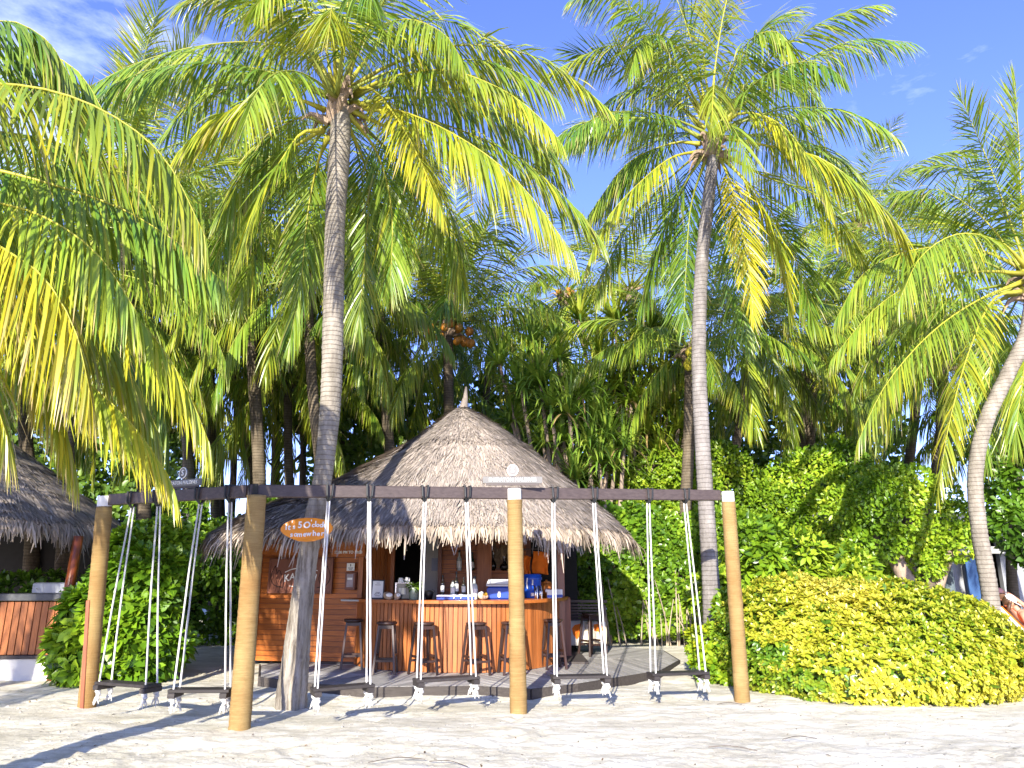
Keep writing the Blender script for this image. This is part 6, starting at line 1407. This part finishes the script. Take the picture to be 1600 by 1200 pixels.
# towels on a rail under the eave
def towel(px0, px1, py0, py1, Y, label, seed, skew=0.0):
    a = at(px0, py0, Y); b = at(px1, py0+skew, Y); c = at(px0, py1, Y); n, m = 14, 18; vs = []
    for i in range(n+1):
        for j in range(m+1):
            u, v = i/n, j/m; p = a.lerp(b, u); p.z = p.z*(1-v)+(c.z+(b.z-a.z)*u)*v; fold = .028*math.sin(u*9+seed)*(.3+v)+.012*math.sin(v*13+u*4+seed); vs.append((p.x+.015*math.sin(v*5+seed), p.y+fold, p.z))
    mb = MB(); mb.add(vs, [(i*(m+1)+j, (i+1)*(m+1)+j, (i+1)*(m+1)+j+1, i*(m+1)+j+1) for i in range(n) for j in range(m)])
    o = obj('towel', mb, M_towel, None, smooth=True, label=label, cat='towel', group='orange towels hung in the bar', loc=(a.x, Y, a.z)); s = o.modifiers.new('thick', 'SOLIDIFY'); s.thickness = .02; return o
towel(832, 857, 861, 895, 13.75, 'bright orange towel hanging on the rail in the bar', 1, 3)
towel(818, 829, 868, 897, 13.9, 'darker orange towel half behind the middle post', 2, 2)
mb = MB(); mb.tube([at(812, 858, 13.8), at(874, 858, 13.8)], .012, 8); obj('towel_rail', mb, M_dark, hut)
# dried palm leaf decoration on the back wall
dp = at(783, 872, 14.74); n = 120; a = RNG.uniform(0, PI, n); D = np.stack([np.cos(a), -.15*np.ones(n), np.sin(a)], 1); Pp = np.array(dp)[None]+np.stack([RNG.uniform(-.15, .15, n), RNG.uniform(-.03, 0, n), RNG.uniform(-.2, .05, n)], 1)
t = thing('dried_leaf_spray', 'dried palm leaf spray on the bar back wall', 'decoration', dp); mobj('dry_leaves', leaf_mesh('dry_leaves', Pp, D, np.tile([0, -1., .2], (n, 1)), RNG.uniform(.2, .4, n), RNG.uniform(.02, .04, n), ramp(RNG.uniform(0, 1, n), [(.16, .09, .03), (.34, .22, .09)]), M_leaf, origin=dp), t, kind='stuff')

# ------------------------------------------------------------------ bench with cushions
bx_ = at(913, 1010, 15.3); bn = thing('slatted_bench', 'dark slatted wooden bench beside the counter end with printed cushions', 'bench', (bx_.x, 15.3, .15), None, -.12)
for sx in (-1, 1):
    for y, h in ((-.3, .40), (.28, .86)):
        mb = MB(); mb.box((sx*.42, y, h/2), (.05, .05, h), None, .004); obj('leg', mb, M_stool, bn, world=False)
for k in range(6): mb = MB(); mb.box((0, -.28+k*.105, .41), (.9, .085, .022), None, .004); obj('seat_slat', mb, M_stool, bn, world=False)
for k in range(8): mb = MB(); mb.box((0, .30+.012*k, .47+k*.055), (.84, .022, .042), None, .004); obj('back_slat', mb, M_stool, bn, world=False)
mb = MB(); mb.box((0, .40, .93), (.94, .04, .06), None, .006); obj('top_rail', mb, M_stool, bn, world=False)
def cushion(px, py, Y, w, label, rz, orange=True):
    p = at(px, py, Y); t = thing('cushion', label, 'cushion', p, None, rz); n = 12; vs = []
    for sgn in (-1, 1):
        for i in range(n+1):
            for j in range(n+1):
                u, v = i/n*2-1, j/n*2-1; th = (1-abs(u)**2.6)*(1-abs(v)**2.6); x = u*w/2*(1-.06*(1-abs(u))*0-.07*(v*v)*abs(u)); z = v*w/2*(1-.07*(u*u)*abs(v)); vs.append((x, sgn*.085*th**.6, z))
    m = n+1; f = [(i*m+j, i*m+j+1, (i+1)*m+j+1, (i+1)*m+j) for i in range(n) for j in range(n)]; f += [tuple(m*m+k for k in reversed(q)) for q in f]
    Mt = Matrix.Rotation(R(-18), 3, 'X'); mb = MB(); mb.add([Mt @ Vector(v) for v in vs], f); obj('cover', mb, M_cream if not orange else plain('grey_white_cushion', (.52, .50, .46), .9, var=.08, bump=.3), t, world=False, smooth=True)
    pts = [(-.10, -.05), (-.12, .06), (-.06, .13), (.05, .15), (.10, .12), (.06, .02), (.0, -.10), (-.04, -.14)] if orange else [(-.02, .02), (-.02, .14), (.13, .15), (.15, .03), (.06, .0)]
    mb = MB(); mb.prism(pts, -.004, .004, Mt @ Matrix.Rotation(R(90), 3, 'X'), Mt @ Vector((0, -.088, 0))); obj('print', mb, M_towel, t, world=False)
cushion(902, 989, 14.95, .47, 'pale grey cushion with an orange leaf print on the bench', .15, True)
cushion(930, 989, 14.9, .44, 'cream cushion with an orange patch behind the last bar stool', -.12, False)

# ------------------------------------------------------------------ sun bathers at the right edge
def skin_mesh(verts, edges, rad, levels=2, root=0):
    me = bpy.data.meshes.new('body'); me.from_pydata(verts, edges, []); ob = bpy.data.objects.new('body', me); COL.objects.link(ob)
    ob.modifiers.new('s', 'SKIN'); sv = me.skin_vertices[0].data
    for i, r in enumerate(rad): sv[i].radius = (r, r) if not hasattr(r, '__len__') else r
    sv[root].use_root = True
    m = ob.modifiers.new('d', 'SUBSURF'); m.levels = levels; bpy.context.view_layer.update(); dg = bpy.context.evaluated_depsgraph_get()
    out = bpy.data.meshes.new_from_object(ob.evaluated_get(dg)); bpy.data.objects.remove(ob); out.polygons.foreach_set('use_smooth', [True]*len(out.polygons)); return out
def person(label, loc, rz, hat_mat, skin, top_mat, pose, trunks_mat):
    t = thing('person', label, 'person', loc, None, rz)
    # local: x = along the body towards the feet, z up; pelvis at origin
    c, s = math.cos(pose['lean']), math.sin(pose['lean'])
    def tor(d, w=0, o=0): return (-c*d-s*o*-0, w, s*d+o)
    V = [(0, 0, .11), tor(.18, 0, .10), tor(.36, 0, .10), tor(.47, 0, .10), tor(.56, 0, .10), tor(.66, 0, .11)]; r = [.135, .115, (.14, .12), (.12, .10), .052, .055]; E = [(0, 1), (1, 2), (2, 3), (3, 4), (4, 5)]
    def chain(start, pts, rads):
        p = start
        for q, rr in zip(pts, rads): V.append(q); r.append(rr); E.append((p, len(V)-1)); p = len(V)-1
    for sg, kn in ((-1, pose['knee'][0]), (1, pose['knee'][1])):
        chain(0, [(.05, sg*.10, .10), (.26, sg*.13, .10+kn*.55), (.44, sg*.14, .09+kn), (.66, sg*.14, .08+kn*.45), (.84, sg*.14, .07), (.97, sg*.15, .10)], [.10, .085, .062, .055, .038, .035])
    sh = V[3]
    for sg, arm in ((-1, pose['arm'][0]), (1, pose['arm'][1])):
        s0 = (sh[0], sg*.17, sh[2]); pts = [s0]+[(sh[0]+a, sg*b, sh[2]+d) for a, b, d in arm]; chain(3, pts, [.058, .046, .04, .03, .028])
    me = skin_mesh(V, E, r); me.materials.append(skin); mobj('body', me, t)
    h = Vector(V[5])+Vector((-c*.09, 0, s*.09)); Mh = Matrix.Rotation(pose['head'], 3, 'Y') @ Matrix.Rotation(pose.get('turn', 0), 3, 'Z')
    mb = MB(); mb.ell(h, (.092, .075, .115), 14, 12, Mh); q = Mh @ Vector((.095, 0, -.015)); mb.ell(h+q, (.02, .016, .025), 8, 6, Mh); mb.ell(h+Mh @ Vector((.07, 0, -.075)), (.035, .04, .03), 8, 6, Mh)
    for sg in (-1, 1): mb.ell(h+Mh @ Vector((0, sg*.077, -.01)), (.02, .012, .032), 6, 5, Mh)
    ho = obj('head', mb, skin, t, world=False, smooth=True)
    mb = MB()
    for sg in (-1, 1): mb.ell(h+Mh @ Vector((.085, sg*.033, .015)), (.012, .028, .018), 8, 6, Mh)
    mb.box(h+Mh @ Vector((.088, 0, .02)), (.01, .13, .012), Mh); obj('sunglasses', mb, M_black, t, world=False)
    mb = MB(); mb.ell(h+Mh @ Vector((.078, 0, -.055)), (.012, .022, .006), 8, 5, Mh); obj('mouth', mb, M_engrave, t, world=False)
    mb = MB(); mb.ell(h+Mh @ Vector((-.02, 0, .01)), (.092, .084, .115), 12, 10, Mh)
    if pose.get('long'):
        for sg in (-1, 1): mb.tube([h+Mh @ Vector((.0, sg*.08, .0)), h+Mh @ Vector((.02, sg*.10, -.1)), h+Mh @ Vector((.05, sg*.09, -.22))], [.03, .035, .015], 8)
    obj('hair', mb, M_hair, t, world=False, smooth=True)
    mb = MB(); nlat = 7; vs = []; n = 16
    for i in range(nlat):
        th = PI/2*i/(nlat-1)
        for k in range(n): a = 2*PI*k/n; vs.append(h+Mh @ Vector((.105*math.cos(th)*math.cos(a), .092*math.cos(th)*math.sin(a), .035+.10*math.sin(th))))
    mb.add(vs, [(i*n+k, i*n+(k+1) % n, (i+1)*n+(k+1) % n, (i+1)*n+k) for i in range(nlat-1) for k in range(n)])
    bp = [(.0, -.085), (.09, -.085), (.17, -.06), (.195, 0), (.17, .06), (.09, .085), (.0, .085)] if not pose.get('brim') else [(.17*math.cos(a), .16*math.sin(a)) for a in np.linspace(0, 2*PI, 18)[:-1]]
    mb.prism(bp, .032, .042, Mh, h); obj('hat', mb, hat_mat, t, world=False, smooth=False)
    if top_mat:
        mb = MB(); q = Vector(V[2])
        for sg in (-1, 1): mb.ell(q+Vector((.035+s*.04, sg*.062, c*.05+.01)), (.058, .062, .05), 10, 8)
        mb.box(q+Vector((.03, 0, .02)), (.03, .29, .03)); obj('bikini_top', mb, top_mat, t, world=False, smooth=True)
    mb = MB(); mb.ell((.01, 0, .10), (.15, .165, .135), 12, 8); obj('shorts', mb, trunks_mat, t, world=False, smooth=True)
    return t
def lounger(label, loc, rz, towel_mat):
    t = thing('sun_lounger', label, 'sun lounger', loc, 'sun loungers at the right edge', rz)
    for sy in (-1, 1): mb = MB(); mb.box((.35, sy*.31, .30), (1.45, .05, .07), None, .01); obj('rail', mb, M_white, t, world=False)
    for sx, sy in ((.95, 1), (.95, -1), (-.3, 1), (-.3, -1)): mb = MB(); mb.box((sx, sy*.31, .135), (.06, .05, .27), None, .008); obj('leg', mb, M_white, t, world=False)
    mb = MB(); mb.box((.42, 0, .335), (1.25, .56, .05), None, .012); obj('seat_pad', mb, towel_mat, t, world=False)
    Mb = Matrix.Rotation(R(52), 3, 'Y'); mb = MB(); mb.box(Vector((-.2, 0, .34)) + Mb @ Vector((-.36, 0, .0)), (.78, .58, .05), Mb, .012); obj('backrest', mb, M_white, t, world=False)
    mb = MB(); mb.box(Vector((-.2, 0, .34)) + Mb @ Vector((-.36, 0, .035)), (.72, .5, .03), Mb, .01); obj('back_towel', mb, towel_mat, t, world=False); return t
lp = at(1602, 960, 13.8); lp = Vector((lp.x+.32, 13.8, .12)); lounger('nearest white sun lounger with an orange towel under the woman in the white cap', lp, -.55, M_towel)
P1_ = dict(lean=R(50), knee=(.42, .36), arm=(((.05, 1.5, -.18), (.22, 1.2, -.30), (.34, .9, -.26), (.40, .8, -.22)), ((.10, 1.9, .10), (-.06, 2.2, .26), (-.14, 1.2, .34), (-.18, .7, .36))), head=R(32), turn=.2, long=True)
P1_['arm'] = (tuple((a, .17*b if b > .5 else b, d) for a, b, d in P1_['arm'][0]), tuple((a, .17*b, d) for a, b, d in P1_['arm'][1]))
person('woman reclining in a white cap and bikini with one arm raised', lp+Vector((0, 0, .33)), -.55, M_white, M_skin, M_bluemid, P1_, M_bluemid)
l2 = at(1585, 945, 15.4); l2 = Vector((l2.x+.20, 15.4, .14)); lounger('second sun lounger farther back behind the bent palm', l2, -.45, M_white)
P2_ = dict(lean=R(58), knee=(.2, .3), arm=(((.1, .25, -.2), (.25, .22, -.3), (.38, .15, -.28), (.44, .12, -.26)), ((.1, .25, -.2), (.25, .22, -.3), (.38, .15, -.28), (.44, .12, -.26))), head=R(-5), turn=2.6, brim=True)
person('person in a dark brimmed hat and sunglasses partly behind the bent palm', l2+Vector((0, 0, .33)), -.45, plain('dark_plum_hat', (.10, .05, .07), .8), M_skin2, None, P2_, M_black)

# ------------------------------------------------------------------ litter on the sand
n = 420; x = RNG.uniform(-7, 8, n); y = 6.3+(RNG.random(n)**1.6)*6.5; Pp = np.stack([x, y, np.full(n, .035)], 1); a = RNG.uniform(0, 6.28, n); D = np.stack([np.cos(a), np.sin(a), RNG.uniform(-.1, .15, n)], 1)
C_ = ramp(RNG.random(n), [(.05, .035, .02), (.16, .10, .05), (.30, .20, .09)])
mobj('sand_litter', leaf_mesh('sand_litter', Pp, D, np.tile([0, 0, 1.], (n, 1)), RNG.uniform(.015, .055, n), RNG.uniform(.008, .02, n), C_, M_th), kind='stuff')
for k, (px, py, l) in enumerate(((560, 1085, .3), (1145, 1176, .45), (620, 1195, .5), (700, 1200, .4), (1250, 1160, .35), (1140, 1105, .3))):
    c = gp(px, py); mb = MB(); a = random.uniform(-.6, .6); P, _ = crom([c+Vector((-math.cos(a)*l/2, -math.sin(a)*l/2, .03)), c+Vector((0, .04, .05)), c+Vector((math.cos(a)*l/2, math.sin(a)*l/2, .035))], 8); mb.tube(P, .0035, 5)
    obj('twig', mb, M_barkdark, None, label='thin dark twig lying '+('on the sand right of the leaning palm base', 'on the pale sand below the right end post', 'at the bottom edge of the sand, left one of two', 'at the bottom edge of the sand, right one of two', 'on the sand in front of the yellow hedge', 'close by the foot of the right end post')[k], cat='twig', group='twigs on the sand', loc=c)
n = 2600; x = RNG.uniform(-7.5, 8.5, n); y = 6.2+(RNG.random(n)**1.5)*4.6; V0 = np.array([[0, 0, 1.], [1, 0, 0], [-.4, .9, 0], [-.6, -.8, 0]])
sc_ = RNG.uniform(.005, .017, n)*(1+1.2*(RNG.random(n) < .05)); a = RNG.uniform(0, 6.28, n); Q = V0[None]*np.stack([np.ones(n), RNG.uniform(.6, 1.2, n), RNG.uniform(.5, .9, n)], 1)[:, None]; Q = Q*(1+RNG.normal(0, .15, (n, 4, 1)))
X_ = Q[..., 0]*np.cos(a)[:, None]-Q[..., 1]*np.sin(a)[:, None]; Y_ = Q[..., 0]*np.sin(a)[:, None]+Q[..., 1]*np.cos(a)[:, None]; V = np.stack([X_, Y_, Q[..., 2]], -1)*sc_[:, None, None]
gm = bpy.data.objects['sand'].data; co = np.empty(len(gm.vertices)*3, dtype=np.float32); gm.vertices.foreach_get('co', co); co = co.reshape(-1, 3)
xs_ = np.unique(co[:, 0]); ys_ = np.unique(co[:, 1]); Zg = co[:, 2].reshape(len(ys_), len(xs_)); zi = Zg[np.clip(np.searchsorted(ys_, y), 0, len(ys_)-1), np.clip(np.searchsorted(xs_, x), 0, len(xs_)-1)]
V += np.stack([x, y, zi], 1)[:, None]
mobj('sand_crumbs', np_mesh('sand_crumbs', V, 4, [(0, 1, 2), (0, 2, 3), (0, 3, 1)], M_th, np.array([.58, .54, .47])[None]*RNG.uniform(.6, 1.25, (n, 1))), kind='stuff')
for nm in ('sand_litter',):
    me = bpy.data.objects[nm].data; c = np.empty(len(me.vertices)*3, dtype=np.float32); me.vertices.foreach_get('co', c); c = c.reshape(-1, 3)
    c[:, 2] += Zg[np.clip(np.searchsorted(ys_, c[:, 1]), 0, len(ys_)-1), np.clip(np.searchsorted(xs_, c[:, 0]), 0, len(xs_)-1)]-.03; me.vertices.foreach_set('co', c.ravel())
